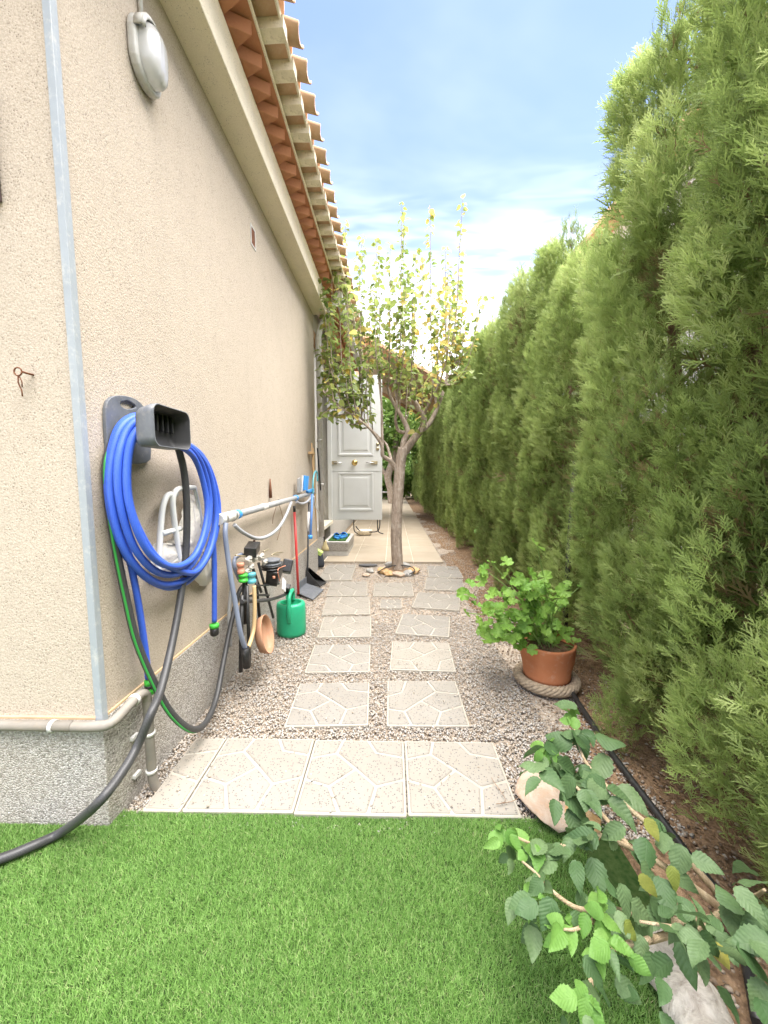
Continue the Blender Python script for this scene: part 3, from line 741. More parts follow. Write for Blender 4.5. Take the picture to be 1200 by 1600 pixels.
for k, y in list(enumerate(ROWS)) + [(100 + i, b_) for i, b_ in enumerate(BACK)]:
    hgt = .975 + hr.uniform(-.035, .035)
    if y < 2.3: hgt = .885 + hr.uniform(-.02, .02) + (.05 if y < 1.2 else 0)
    elif y < 3.6: hgt = (.80, .90)[y > 3]
    if k < 10: lab = 'sunlit green cypress, %s of the clipped hedge from the right edge of the picture' % (ORD[k] if k else 'first')
    elif k >= 100: lab = 'unseen cypress added to carry the hedge on behind the viewer and block light'
    else: lab = 'cypress of the far shaded stretch of hedge beyond the pear tree'
    t = thing('cypress', (((1.25 if y < 1.3 else 1.30 if y < 2.2 else 1.42) if y < 3 else 1.50) + hr.uniform(-.045, .045), y, 0), lab, 'tree', 'cypresses of the hedge')
    q = Euler((hr.uniform(-.02, .02), 0, hr.choice((0, math.pi)) + hr.uniform(-.5, .5))).to_quaternion()
    inst('trunk', TRUNKS[k % 2][0], t.location, q, (1, 1, hgt), t)
    inst('branches', TRUNKS[k % 2][1], t.location, q, (1, 1, hgt), t)
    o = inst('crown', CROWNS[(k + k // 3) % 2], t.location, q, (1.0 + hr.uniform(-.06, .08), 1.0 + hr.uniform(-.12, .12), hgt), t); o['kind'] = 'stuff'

# ------------------------------------------------------------------ leaf shapes (unit length along +Y, face up +Z)
def leaf_mesh(name, mat, half, fold, curl, n=7, serr=0, tint=None, wav=0, skew=0):
    """half(t) = half width along the leaf"""
    V = []; F = []
    for i in range(n + 1):
        t = i / n; w = half(t); z = -curl * t * t
        sk = skew * t * t; V.append((sk, t, z))
        ss = (1 + serr) if i % 2 else 1
        V.append((sk - w * ss, t - (.02 if i % 2 else 0), z + fold * w + wav * math.sin(t * 9))); V.append((sk + w * ss, t - (.02 if i % 2 else 0), z + fold * w + wav * math.sin(t * 8 + 2)))
    for i in range(n):
        a = i * 3; b = a + 3
        F += [(a, b, b + 1, a + 1), (a, a + 2, b + 2, b)]
    me = bpy.data.meshes.new(name); me.from_pydata(V, [], F); me.materials.append(M[mat])
    me.polygons.foreach_set('use_smooth', [True] * len(F)); 
    if tint is not None:
        at = me.attributes.new('tint', 'FLOAT', 'POINT'); at.data.foreach_set('value', [tint] * len(V))
    me.update(); me.validate(); return me
def ovate(wd): return lambda t: wd * (math.sin(math.pi * min(1, t ** .72)) ** .9 + .02) if 0 < t < 1 else .004
def frame_q(ydir, up):
    y = Vector(ydir).normalized(); z = Vector(up); z = z - y * z.dot(y)
    if z.length < 1e-4: z = Vector((1, 0, 0)) - y * y.x
    z.normalize(); x = y.cross(z)
    return Matrix((x, y, z)).transposed().to_quaternion()

# ------------------------------------------------------------------ pear tree
TY = 4.74
pear = thing('pear_tree', onZ(622, 894, 0), 'young pear tree with yellowing leaves in a ring of stones', 'tree')
pr = random.Random(5)
def tp(px, py, dy=0): return onY(px, py, TY + dy)
mb = MB()
trunk = smooth([tp(623, 900), tp(621, 880), tp(619, 840), tp(620, 800), tp(623, 755), tp(626, 720), tp(630, 700)], 4)
mb.tube(trunk, [.10 - .028 * min(1, i / 4) - .008 * max(0, i - 4) / 20 for i in range(len(trunk))], 12)
trunk_o = mb.build('trunk', 'pear_bark', pear)
LIMBS = [([(628, 712, 0), (645, 688, 0), (659, 670, 0), (662, 652, -.05), (650, 630, -.1), (640, 612, -.12)], .055, .018),
         ([(655, 675, 0), (672, 660, .05), (686, 630, .1), (696, 600, .15), (700, 570, .2)], .036, .014),
         ([(661, 655, 0), (668, 635, -.1), (680, 612, -.2), (690, 590, -.25)], .022, .01),
         ([(628, 712, 0), (631, 690, .04), (637, 672, .06), (624, 645, .12), (610, 620, .2), (604, 595, .22)], .045, .014),
         ([(632, 676, .05), (622, 672, .0), (618, 655, -.1), (620, 630, -.2), (615, 600, -.25)], .024, .009),
         ([(623, 742, 0), (612, 722, -.05), (598, 712, -.12), (596, 695, -.15), (576, 668, -.25), (545, 645, -.35), (505, 612, -.4)], .034, .007),
         ([(598, 712, -.12), (597, 670, -.12), (596, 630, -.15), (592, 595, -.15)], .02, .009),
         ([(612, 722, -.05), (606, 700, .1), (600, 690, .2), (570, 660, .3), (548, 620, .35)], .02, .008)]
limb_pts = []
for pts, r0, r1 in LIMBS:
    pp = smooth([tp(a, b, c) for a, b, c in pts], 5); k = len(pp)
    mb = MB(); mb.tube(pp, [r0 + (r1 - r0) * i / (k - 1) for i in range(k)], 8); mb.build('limb', 'pear_bark', pear)
    limb_pts += pp[k // 3:]
TIPS = [(628, 316, 0), (631, 345, .1), (672, 322, .1), (723, 312, -.1), (539, 345, -.1), (566, 365, .2), (560, 390, 0), (588, 372, .1), (592, 400, -.2), (696, 385, .2), (700, 420, -.1), (755, 460, .2), (610, 378, .2), (650, 388, -.2),
        (520, 385, -.2), (528, 420, -.3), (512, 470, -.35), (640, 420, .3), (580, 430, .3), (715, 440, .25), (730, 500, .1), (540, 430, -.1), (660, 400, .3), (620, 440, -.3), (685, 450, -.3), (745, 520, 0), (600, 470, 0), (560, 480, .3), (675, 490, .2), (640, 500, -.2)]
for i in range(34):
    TIPS.append((pr.uniform(500, 735), pr.uniform(430, 600), pr.uniform(-.6, .6)))
for i in range(12):
    TIPS.append((pr.uniform(498, 560), pr.uniform(560, 660), pr.uniform(-.5, 0)))
shoots = MB(); leaf_spots = []
for (a, b, c) in TIPS:
    tip = tp(a, b, c)
    cand = sorted(limb_pts, key=lambda p: abs(p.x - tip.x) * 1.4 + abs(p.y - tip.y) + .35 * abs((tip.z - p.z) - .7) + (3 if p.z > tip.z - .05 and b < 560 else 0))
    st = cand[pr.randint(0, 5)]
    midp = st.lerp(tip, .35) + Vector(((tip.x - st.x) * .32, (tip.y - st.y) * .3, -.04))
    pp = smooth([st, midp, st.lerp(tip, .7) + Vector(((tip.x - st.x) * .16, 0, 0)), tip], 5); k = len(pp)
    shoots.tube(pp, [.009 - .0068 * i / (k - 1) for i in range(k)], 5, caps=False)
    L = sum((pp[i + 1] - pp[i]).length for i in range(k - 1)); nl = int(L / .036)
    for j in range(nl):
        t = .12 + .88 * j / max(1, nl - 1); i = min(k - 2, int(t * (k - 1))); p = pp[i].lerp(pp[i + 1], t * (k - 1) - i)
        leaf_spots.append((p, t, b))
        if b > 420 and pr.random() < .3: leaf_spots.append((p + Vector((pr.gauss(0, .05), pr.gauss(0, .05), pr.gauss(0, .04))), t, b))
shoots.build('twigs', 'pear_bark', pear)
pleaf = [leaf_mesh('leaf', 'pear_leaf', ovate(.30 + .03 * i), .35, .12 + .05 * i, 5, 0, tn) for i, tn in enumerate((.12, .3, .42, .6, .9))]
LV = [np.array([v.co[:] for v in m.vertices]) for m in pleaf]; LF = np.array([p.vertices[:] for p in pleaf[0].polygons])
crV, crF, crT = [], [], []; off = 0
pr.shuffle(leaf_spots); leaf_spots.sort(key=lambda s: s[0].y); made = 0
for p, t, b in leaf_spots:
    a = pr.uniform(0, 6.283); d = Vector((math.cos(a), math.sin(a), pr.uniform(-1.0, .35))); L = pr.uniform(.062, .098) * (1 if b > 420 else .85)
    yel = (.9 if pr.random() < (.45 if p.x > .3 and b < 480 else .09) else pr.choice((.12, .3, .3, .42, .42, .6)))
    idx = (.12, .3, .42, .6, .9).index(yel)
    q = frame_q(d, Vector((pr.gauss(0, .5), pr.gauss(0, .5), 1)))
    if made < 300 and pr.random() < .55:
        o = inst('leaf', pleaf[idx], p + d.normalized() * .012, q, L, pear); made += 1
    else:
        m = np.array(q.to_matrix()); V = LV[idx] @ m.T * L + np.array(p[:]) + np.array(d.normalized()[:]) * .012
        crV.append(V); crF.append(LF + off); off += len(V); crT.append(np.full(len(V), np.clip(yel + pr.gauss(0, .08), 0, 1)))
me = np_mesh('crown', np.concatenate(crV), np.concatenate(crF), ['pear_leaf'], {'tint': np.concatenate(crT)}, True)
tag(mobj('crown', me, pear), kind='stuff')
print('pear leaves', len(leaf_spots))

# rough stones: a bent icosphere
def rock(name, mat, c, size, seed, rz=0, parent=None, sub=4):
    bm = bmesh.new(); bmesh.ops.create_icosphere(bm, subdivisions=sub, radius=1)
    r = random.Random(seed); planes = [(Vector((r.gauss(0, 1), r.gauss(0, 1), r.gauss(0, 1))).normalized(), r.uniform(.5, .85)) for _ in range(14)]
    rot = Matrix.Rotation(rz, 3, 'Z')
    for v in bm.verts:
        p = v.co.copy()
        for nrm, d in planes:
            e = p.dot(nrm) - d
            if e > 0: p -= nrm * e * .8
        p += p.normalized() * (.03 * math.sin(p.x * 7 + seed) * math.sin(p.y * 8 + seed * 2) * math.sin(p.z * 6) + .012 * math.sin(p.x * 23 + seed) * math.sin(p.y * 19) * math.sin(p.z * 21))
        v.co = rot @ Vector((p.x * size[0], p.y * size[1], p.z * size[2]))
    mb = MB(); bm.verts.ensure_lookup_table()
    mb.add([v.co + Vector(c) for v in bm.verts], [[v.index for v in f.verts] for f in bm.faces], 0, True); bm.free()
    return mb.build(name, mat, parent)
RING = [(588, 890, .07, .05, 'rock_ochre', 'rounded ochre stone at the left of the pear tree ring'), (603, 893, .085, .055, 'rock_ochre', 'flat brown stone left of the pear trunk in the ring'), (610, 903, .08, .05, 'rock_ochre', 'ochre stone at the front of the pear tree ring'),
        (635, 904, .09, .045, 'rock', 'pale stone in front of the pear trunk'), (655, 899, .075, .05, 'rock_grey', 'grey stone at the front right of the pear tree ring'), (660, 889, .10, .06, 'rock_ochre', 'large tan stone at the right of the pear tree ring'),
        (610, 877, .085, .07, 'rock_grey', 'grey stone behind the pear trunk at left'), (634, 876, .08, .07, 'rock_grey', 'grey stone behind the pear trunk at right'), (579, 893, .06, .03, 'rock_grey', 'small grey stone on the gravel left of the ring'), (572, 900, .05, .03, 'rock', 'small pale stone on the gravel beside the left slab')]
tc = onZ(622, 893, 0)
ANG = [180, 208, 238, 268, 305, 345, 118, 62, None, None]
for k, (a, b, s, h, m_, lab) in enumerate(RING):
    p = onZ(a, b, 0)
    if ANG[k] is not None: p = tc + Vector((math.cos(R(ANG[k])) * .205, math.sin(R(ANG[k])) * .20, 0))
    tag(rock('ring_stone', m_, (p.x, p.y, h * .4), (s * 1.12, s * .85, h * .85), 40 + k * 3, (R(ANG[k] + 90) if ANG[k] is not None else k * .7)), lab, 'stone', 'stones round the pear tree')
mb = MB(); p = onZ(622, 892, 0); mb.lathe([(.0, .034), (.10, .03), (.17, .012), (.2, -.01)], (p.x, p.y, 0), 20)
tag(mb.build('tree_pit', 'soil'), kind='structure')
p = onZ(575, 884, 0); mb = MB(); mb.prism([(math.cos(a) * .13, math.sin(a) * .06) for a in [i * .4 for i in range(16)]], 0, .012, lambda a, b, h: Vector((p.x + a, p.y + b, .006 + h)))
tag(mb.build('slate_piece', 'slate', bevel=.003), 'flat dark slate piece lying beside the pear tree', 'slate')
mb = MB(); mb.tube(smooth([onZ(592, 893, .06), onZ(605, 886, .08), onZ(625, 883, .09), onZ(643, 886, .08), onZ(648, 892, .07), onZ(640, 897, .06)], 6), .007, 6)
tag(mb.build('drip_hose', 'black_plastic'), 'thin black drip hose looped round the pear trunk', 'hose')

# ------------------------------------------------------------------ potted geranium
pc = onZ(853, 1066, .0); pc.z = 0
pot = thing('flower_pot', (pc.x, pc.y, .02), 'round terracotta flower pot standing in the wicker ring', 'pot')
mb = MB(); mb.lathe([(.118, .02), (.128, .05), (.131, .075), (.128, .08), (.146, .16), (.150, .235), (.152, .25), (.138, .25), (.132, .215), (.0, .213)], (pc.x, pc.y, 0), 36)
mb.build('pot_body', 'terracotta', pot)
mb = MB(); mb.lathe([(.131, .222), (.08, .232), (0, .236)], (pc.x, pc.y, 0), 20); mb.build('potting_soil', 'soil', pot)
wk = thing('wicker_ring', (pc.x, pc.y, 0), 'grey woven wicker ring tray round the flower pot', 'tray')
for k in range(7):
    mb = MB(); N = 60; ph = k * 2 * math.pi / 7
    mb.tube([(pc.x + (.155 + .02 * math.cos(ph + i * .55)) * math.cos(2 * math.pi * i / N), pc.y + (.155 + .02 * math.cos(ph + i * .55)) * math.sin(2 * math.pi * i / N), .032 + .02 * math.sin(ph + i * .55)) for i in range(N + 1)], .0105, 6)
    mb.build('strand', 'wicker', wk)
mb = MB(); mb.lathe([(.0, .006), (.15, .006), (.15, .016), (0, .018)], (pc.x, pc.y, 0), 28); mb.build('base', 'wicker', wk)
ger = thing('geranium', (pc.x, pc.y, .23), 'leafy bright green geranium growing from the terracotta pot', 'plant')
def geranium_leaf(seed):
    r = random.Random(seed); n = 28; V = [(0, 0, 0)]; F = []
    for ring, rr in ((1, .5), (2, 1.0)):
        for i in range(n):
            a = -math.pi / 2 + .22 + (2 * math.pi - .44) * i / (n - 1)
            lob = 1 - .16 * abs(math.sin((a + math.pi / 2) * 3.5)) ** 4 - .05 * (i % 2)
            rad = .5 * rr * (lob if ring == 2 else 1)
            V.append((rad * math.cos(a), rad * math.sin(a), (.10 * rr * rr + .07 * rr * math.sin(7 * a + seed) * rr)))
    for i in range(n - 1):
        F += [(0, 1 + i, 2 + i), (1 + i, 1 + n + i, 2 + n + i, 2 + i)]
    me = bpy.data.meshes.new('leaf'); me.from_pydata(V, [], F); me.materials.append(M['geranium_leaf']); me.polygons.foreach_set('use_smooth', [True] * len(F)); me.update(); return me
GL = [geranium_leaf(s) for s in (1, 2, 3)]
gr = random.Random(8); stems = MB()
gspots = [(757, 890), (735, 912), (733, 930), (728, 958), (752, 908), (789, 882), (792, 897), (770, 925), (765, 950), (805, 912), (822, 915), (852, 902), (850, 937), (858, 950), (862, 970), (785, 950), (800, 940), (815, 930), (765, 975), (795, 995), (815, 985), (835, 1010), (850, 1018), (866, 1015), (838, 995), (825, 970), (845, 960), (880, 990), (890, 1000), (868, 985), (800, 965), (780, 962), (745, 945), (820, 950), (835, 940), (855, 1000), (808, 1005), (845, 985)]
for i in range(120): gspots.append((gr.gauss(818, 36), gr.gauss(955, 33)))
for k, (a, b) in enumerate(gspots):
    dep = pc.y + gr.uniform(-.17, .14)
    p = onY(a, b, dep)
    if p.z < .24: p.z = .24 + gr.uniform(0, .05)
    root = Vector((pc.x + gr.uniform(-.06, .06), pc.y + gr.uniform(-.06, .06), .23))
    if k % 3 == 0: stems.tube(smooth([root, root.lerp(p, .5) + Vector((0, 0, .05)), p], 4), .0026, 5, caps=False)
    nrm = Vector((gr.gauss(0, .5), gr.gauss(-.45, .4), gr.uniform(.35, 1))); yd = Vector((gr.gauss(0, 1), gr.gauss(0, 1), gr.gauss(0, .3)))
    o = inst('leaf', GL[k % 3], p, frame_q(yd, nrm), gr.uniform(.055, .098), ger)
stems.build('stems', 'green_stem', ger)

# ------------------------------------------------------------------ rocks, log and shrub at the lower right
p = onZ(848, 1262, 0); tag(rock('boulder', 'rock', (p.x + .02, p.y, .03), (.115, .13, .075), 4, .5), 'large pale pinkish rock beside the corner of the front slab', 'rock')
p = onZ(905, 1290, 0); tag(rock('boulder', 'rock_ochre', (p.x, p.y - .01, .02), (.085, .075, .055), 12, .2), 'smaller ochre rock half under the shrub', 'rock')
mb = MB()
lg = smooth([onZ(1015, 1475, .05), onZ(1060, 1540, .05), onZ(1110, 1620, .05), onZ(1150, 1720, .05)], 6); k = len(lg)
mb.tube(lg, [.05 + .022 * math.sin(i * .9) * .3 + .02 * i / k for i in range(k)], 14)
tag(mb.build('log', 'log_bleached'), 'pale bleached log lying under the shrub by the lawn edge', 'log')
mb = MB()
ih = smooth([onZ(888, 1040, .03), onZ(893, 1078, .03), onZ(925, 1130, .03), onZ(958, 1180, .03), onZ(1003, 1240, .03), onZ(1050, 1302, .03), onZ(1090, 1355, .03), onZ(1125, 1400, .03), onZ(1160, 1480, .03), onZ(1185, 1600, .03)], 6)
mb.tube(ih, .0125, 8)
tag(mb.build('irrigation_pipe', 'black_plastic'), 'black irrigation pipe lying along the foot of the hedge', 'pipe')
p0 = onZ(893, 1040, 0); p1 = onY(887, 925, p0.y + .12)
mb = MB(); mb.tube([Vector((p1.x, p1.y, -.02)), Vector((p1.x - .01, p1.y, .45)), Vector((p1.x + .02, p1.y + .02, 1.3))], .017, 8)
tag(mb.build('black_stake', 'black_plastic'), 'black upright pipe in the gap of the hedge behind the pot', 'pipe')

lan = thing('lantana_shrub', onZ(1145, 1412, 0), 'sprawling shrub with serrated dark and lime leaves at the lower right', 'shrub')
def zp(px, py, z): return onZ(px, py, z)
STEMS = [([(1140, 1418, .06), (1090, 1360, .16), (1040, 1310, .22), (985, 1265, .25), (945, 1225, .27), (915, 1190, .28), (900, 1150, .30), (893, 1115, .30)], .008),
         ([(1135, 1425, .06), (1095, 1395, .14), (1040, 1355, .20), (985, 1325, .24), (935, 1305, .27), (890, 1318, .27), (850, 1325, .28), (790, 1300, .28)], .009),
         ([(1125, 1430, .06), (1080, 1440, .15), (1010, 1432, .2), (955, 1420, .25), (905, 1420, .28), (860, 1390, .30), (838, 1365, .30), (815, 1345, .30)], .007),
         ([(1140, 1425, .06), (1060, 1455, .16), (1010, 1470, .22), (960, 1480, .28), (925, 1495, .30), (925, 1560, .32), (930, 1590, .32)], .008),
         ([(985, 1325, .24), (930, 1260, .28), (890, 1220, .29), (860, 1190, .30), (853, 1165, .31)], .006),
         ([(1145, 1420, .06), (1120, 1430, .2), (1100, 1450, .28), (1070, 1450, .33), (1000, 1440, .35)], .007),
         ([(1150, 1420, .06), (1165, 1440, .2), (1172, 1460, .32), (1185, 1500, .4)], .008), ([(1145, 1415, .06), (1160, 1400, .2), (1180, 1400, .3), (1195, 1390, .36)], .007),
         ([(955, 1420, .25), (925, 1440, .29), (900, 1452, .32), (880, 1452, .33)], .005)]
sb = MB()
for pts, r0 in STEMS:
    pp = smooth([zp(*q) for q in pts], 5); k = len(pp)
    m = MB(); m.tube(pp, [r0 * (1 - .75 * i / (k - 1)) + .0008 for i in range(k)], 6); m.build('stem', 'lantana_wood', lan)
LL = {}
for key, mt in (('d', 'lantana_dark'), ('y', 'lantana_young'), ('o', 'lantana_yellow')):
    LL[key] = [leaf_mesh('leaf', mt, ovate(w), f, c, 15, .14, None, wv, sk) for w, f, c, wv, sk in ((.31, .3, .25, .04, .06), (.27, .65, .2, .03, -.1), (.33, -.2, .45, .06, .05), (.30, .05, .65, .05, -.06), (.26, .85, .4, .04, .12), (.34, -.45, .25, .04, -.04))]
lr = random.Random(14)
# (px, py, height, length in px, pointing angle in the picture, kind)
LEAVES = []
def cluster(px, py, z, n, L, kind, spread=18, a0=None):
    for i in range(n):
        a = (i / n * 360 + lr.uniform(-25, 25)) if a0 is None else a0 + lr.uniform(-55, 55)
        LEAVES.append((px + lr.gauss(0, spread * .35), py + lr.gauss(0, spread * .35), z + lr.uniform(-.02, .02), L * lr.uniform(.75, 1.2), a, kind))
cluster(893, 1118, .31, 7, 34, 'y'); cluster(905, 1150, .29, 4, 32, 'd', 26); cluster(853, 1170, .32, 8, 36, 'y'); cluster(870, 1200, .3, 5, 36, 'd', 26)
cluster(788, 1300, .30, 9, 40, 'y'); cluster(828, 1328, .29, 8, 42, 'y'); cluster(800, 1330, .26, 4, 38, 'd')
cluster(845, 1345, .25, 4, 44, 'd', 30); cluster(815, 1405, .30, 3, 50, 'd'); cluster(838, 1405, .31, 3, 46, 'y', 12); cluster(840, 1440, .28, 4, 56, 'd', 24)
cluster(880, 1450, .33, 8, 56, 'y', 24); cluster(930, 1430, .34, 7, 56, 'y', 26); cluster(955, 1490, .34, 7, 50, 'y', 30); cluster(925, 1555, .36, 8, 50, 'y', 28); cluster(900, 1580, .33, 5, 56, 'd', 40)
for i in range(100): # dark middle-aged leaves along the main stems
    t = lr.random(); pts = lr.choice(STEMS[:6])[0]; q = pts[lr.randint(2, len(pts) - 2)]
    LEAVES.append((q[0] + lr.gauss(0, 16), q[1] + lr.gauss(0, 14), q[2] + lr.uniform(.0, .05), lr.uniform(44, 66), lr.uniform(0, 360), 'd'))
for (a, b) in ((895, 1165), (930, 1150), (945, 1178), (905, 1210), (925, 1225), (965, 1228), (880, 1235), (890, 1262), (950, 1250), (975, 1290), (920, 1280), (1010, 1310), (1035, 1300), (925, 1340), (945, 1370), (970, 1380), (1000, 1350), (1065, 1320), (1080, 1340), (905, 1390), (940, 1400), (985, 1410), (1015, 1400), (970, 1440), (1000, 1460), (1020, 1490), (1050, 1500), (1035, 1530), (990, 1520), (1000, 1560), (1030, 1580), (960, 1530), (900, 1345), (1060, 1470), (1090, 1490), (1120, 1540), (935, 1310), (985, 1330), (1030, 1370)):
    LEAVES.append((a, b, .27 + lr.uniform(-.02, .05), lr.uniform(48, 74), lr.choice((-100, -70, -120, 200, -40, 150)) + lr.uniform(-30, 30), 'd'))
for (a, b) in ((1150, 1385), (1180, 1400), (1160, 1430), (1190, 1440), (1175, 1470), (1150, 1480), (1195, 1490), (1130, 1460), (1165, 1510), (1190, 1530), (1110, 1440), (1140, 1400), (1200, 1420), (1205, 1470), (1175, 1360), (1200, 1380), (1185, 1560), (1080, 1440), (1100, 1470)):
    LEAVES.append((a, b, .38 + lr.uniform(-.04, .05), lr.uniform(60, 88), lr.uniform(0, 360), 'd'))
for (a, b) in ((1008, 1278), (1048, 1352), (1115, 1470), (975, 1440), (1000, 1365)): LEAVES.append((a, b, .30, 44, lr.uniform(-150, -30), 'o'))
for (a, b, z, Lp, ang, kind) in LEAVES:
    p = zp(a, b, z); dist = (p - CAM).dot(_f); L = Lp / FPX * dist * .66
    # leaf axis: spread in the ground plane with some droop
    d = Vector((math.cos(R(ang)), math.sin(R(ang)), lr.uniform(-.8, .25)))
    nrm = Vector((lr.gauss(0, .45), lr.gauss(-.3, .4), 1))
    inst('leaf', lr.choice(LL[kind]), p, frame_q(d, nrm), (L, L, L), lan)
print('lantana leaves', len(LEAVES))
# small yellow-green weed shoots in the hedge foot
for gi, (cx_, cy_, n_) in enumerate(((745, 715, 4), (748, 825, 6), (742, 735, 3))):
    base = onX(cx_, cy_, 1.17)
    w = thing('creeper_shoot', base, ('tiny lime creeper leaves on the shaded hedge, upper shoot', 'tiny lime creeper leaves low on the shaded hedge above the geranium', 'tiny lime creeper sprig on the shaded hedge, under the upper shoot')[gi], 'creeper')
    m = MB(); m.tube([base + Vector((.08, 0, -.1)), base + Vector((-.02, 0, .06))], .003, 5); m.build('stem', 'green_stem', w)
    for i in range(n_):
        inst('leaf', LL['y'][i % 3], base + Vector((-.03 + lr.uniform(-.02, .02), lr.uniform(-.08, .08), lr.uniform(-.08, .08))), frame_q(Vector((lr.gauss(-.3, .3), lr.gauss(0, 1), lr.gauss(-.3, .4))), Vector((-.5, -.8, .5))), .075, w)

# ------------------------------------------------------------------ wall lamp
def capsule(hw, hh, n=10):
    """upright stadium outline (y, z)"""
    pts = []
    for i in range(n + 1): a = math.pi * i / n; pts.append((hw * math.cos(a), (hh - hw) + hw * math.sin(a)))
    for i in range(n + 1): a = math.pi + math.pi * i / n; pts.append((hw * math.cos(a), -(hh - hw) + hw * math.sin(a)))
    return pts
a = onX(207, 72, WX); lamp_c = Vector((WX, a.y + .045, a.z + .005))
lamp = thing('wall_lamp', (WX, lamp_c.y, lamp_c.z - .13), 'oval off-white bulkhead lamp high on the side wall', 'lamp')
f_ = lambda u_, v_, h: Vector((WX + h, lamp_c.y + u_, lamp_c.z + v_))
mb = MB(); mb.prism(capsule(.082, .118), .001, .036, f_); base = mb.build('lamp_base', 'lamp_body', lamp, bevel=.012, seg=3)
gl = MB(); k_ = 14
rings = [(1.0, .036), (.98, .055), (.86, .074), (.6, .086), (.25, .09)]
cap = capsule(.064, .10); vs_ = [f_(u_ * s, v_ * (1 - (1 - s) * .75), h) for s, h in rings for u_, v_ in cap]; n_ = len(cap)
gl.add(vs_, [(i * n_ + j, i * n_ + (j + 1) % n_, (i + 1) * n_ + (j + 1) % n_, (i + 1) * n_ + j) for i in range(len(rings) - 1) for j in range(n_)] + [tuple((len(rings) - 1) * n_ + j for j in range(n_))], 0, True)
gl.build('lamp_glass', 'lamp_glass', lamp)
hd = MB()   # hood that half covers the glass
cap2 = capsule(.082, .118); top = [q for q in cap2 if q[1] > .0]
for s0, s1, h0, h1 in ((1.0, 1.0, .03, .062), (1.0, .86, .062, .07)):
    vv = [f_(u_ * s0, v_ * s0, h0) for u_, v_ in top] + [f_(u_ * s1, v_ * s1, h1) for u_, v_ in top]; m_ = len(top)
    hd.add(vv, [(i, i + 1, m_ + i + 1, m_ + i) for i in range(m_ - 1)], 0, True)
ho = hd.build('lamp_hood', 'lamp_body', lamp); sd_ = ho.modifiers.new('thick', 'SOLIDIFY'); sd_.thickness = .005
mb = MB(); mb.tube([f_(.0, .11, .012), f_(.0, .62, .012)], .008, 8); mb.build('cable_conduit', 'white_plastic', lamp)

# ------------------------------------------------------------------ rusty eye hook on the front wall
p = onY(33, 582, FY - .02)
hk = thing('eye_hook', (p.x, FY, p.z - .05), 'small rusty eye hook with a bent wire on the front wall', 'hook')
mb = MB(); mb.tube([(p.x + .012 * math.cos(t), FY - .03, p.z + .012 * math.sin(t)) for t in [i * .524 for i in range(13)]], .0022, 6)
mb.tube([(p.x + .012, FY - .03, p.z), (p.x + .016, FY - .02, p.z - .002), (p.x + .019, FY + .005, p.z - .002)], .0032, 6); mb.build('eye', 'rust', hk)
mb = MB(); mb.tube([(p.x, FY - .03, p.z - .012), (p.x - .006, FY - .026, p.z - .03), (p.x + .001, FY - .024, p.z - .055), (p.x + .002, FY - .024, p.z - .072)], .002, 6)
mb.tube([(p.x + .002, FY - .03, p.z - .012), (p.x + .006, FY - .026, p.z - .03), (p.x + .003, FY - .024, p.z - .045)], .0016, 6); mb.build('wire', 'rust', hk)

# ------------------------------------------------------------------ grey flexible conduit round the plinth
def ribbed(path, r, step=.0062):
    pts = [Vector(q) for q in path]; out = [pts[0]]; acc = 0
    for a, b in zip(pts, pts[1:]):
        L = (b - a).length; k = max(1, int(L / (step / 2)))
        for i in range(1, k + 1): out.append(a.lerp(b, i / k))
    return out, [r * (1.0 if (i % 2) else .90) for i in range(len(out))]
cz = .392; rr_ = .0165
cd = thing('flexible_conduit', (PX + .02, PY, 0), 'ribbed grey flexible conduit bending round the house corner to the ground', 'conduit')
zz = onY(60, 1134, PY - .02).z
straight = [Vector((-2.6, PY - .019, zz)), Vector((-1.05, PY - .019, zz))]
corner = smooth([Vector((-1.05, PY - .019, zz)), Vector((-.975, PY - .020, zz + .001)), Vector((-.925, PY - .012, zz + .008)), Vector((-.913, PY + .05, zz + .026)), Vector((-.914, PY + .105, zz + .03)), Vector((-.915, PY + .145, zz + .012)), Vector((-.916, PY + .155, zz - .05)), Vector((-.916, PY + .155, .2)), Vector((-.914, PY + .157, .05)), Vector((-.905, PY + .165, .0)), Vector((-.90, PY + .17, -.03))], 8)
mb = MB(); mb.tube(straight, rr_, 12, caps=True); mb.build('straight_run', 'conduit_grey', cd)
pp, rl = ribbed(corner, rr_ * 1.04); mb = MB(); mb.tube(pp, rl, 12); mb.build('ribbed_bend', 'conduit_grey', cd)
def clip(c, d, r, parent):
    m = MB(); d = Vector(d).normalized(); q = d.to_track_quat('Z', 'Y').to_matrix()
    m.lathe([(r * .98, -.006), (r * 1.12, -.006), (r * 1.12, .006), (r * .98, .006)], c, 16, mat=q); m.build('clip', 'white_plastic', parent)
clip((onY(83, 1132, PY - .019).x, PY - .019, zz), (1, 0, 0), rr_ * 1.06, cd); clip((-.9135, PY + .085, zz + .0295), (0, 1, .15), rr_ * 1.1, cd)
for z_ in (.235, .085):
    clip((-.916, PY + .155, z_), (0, 0, 1), rr_ * 1.1, cd)
    m = MB(); m.box(PX - .001, PX + .012, PY + .118, PY + .152, z_ - .006, z_ + .006); m.build('clip_foot', 'white_plastic', cd)

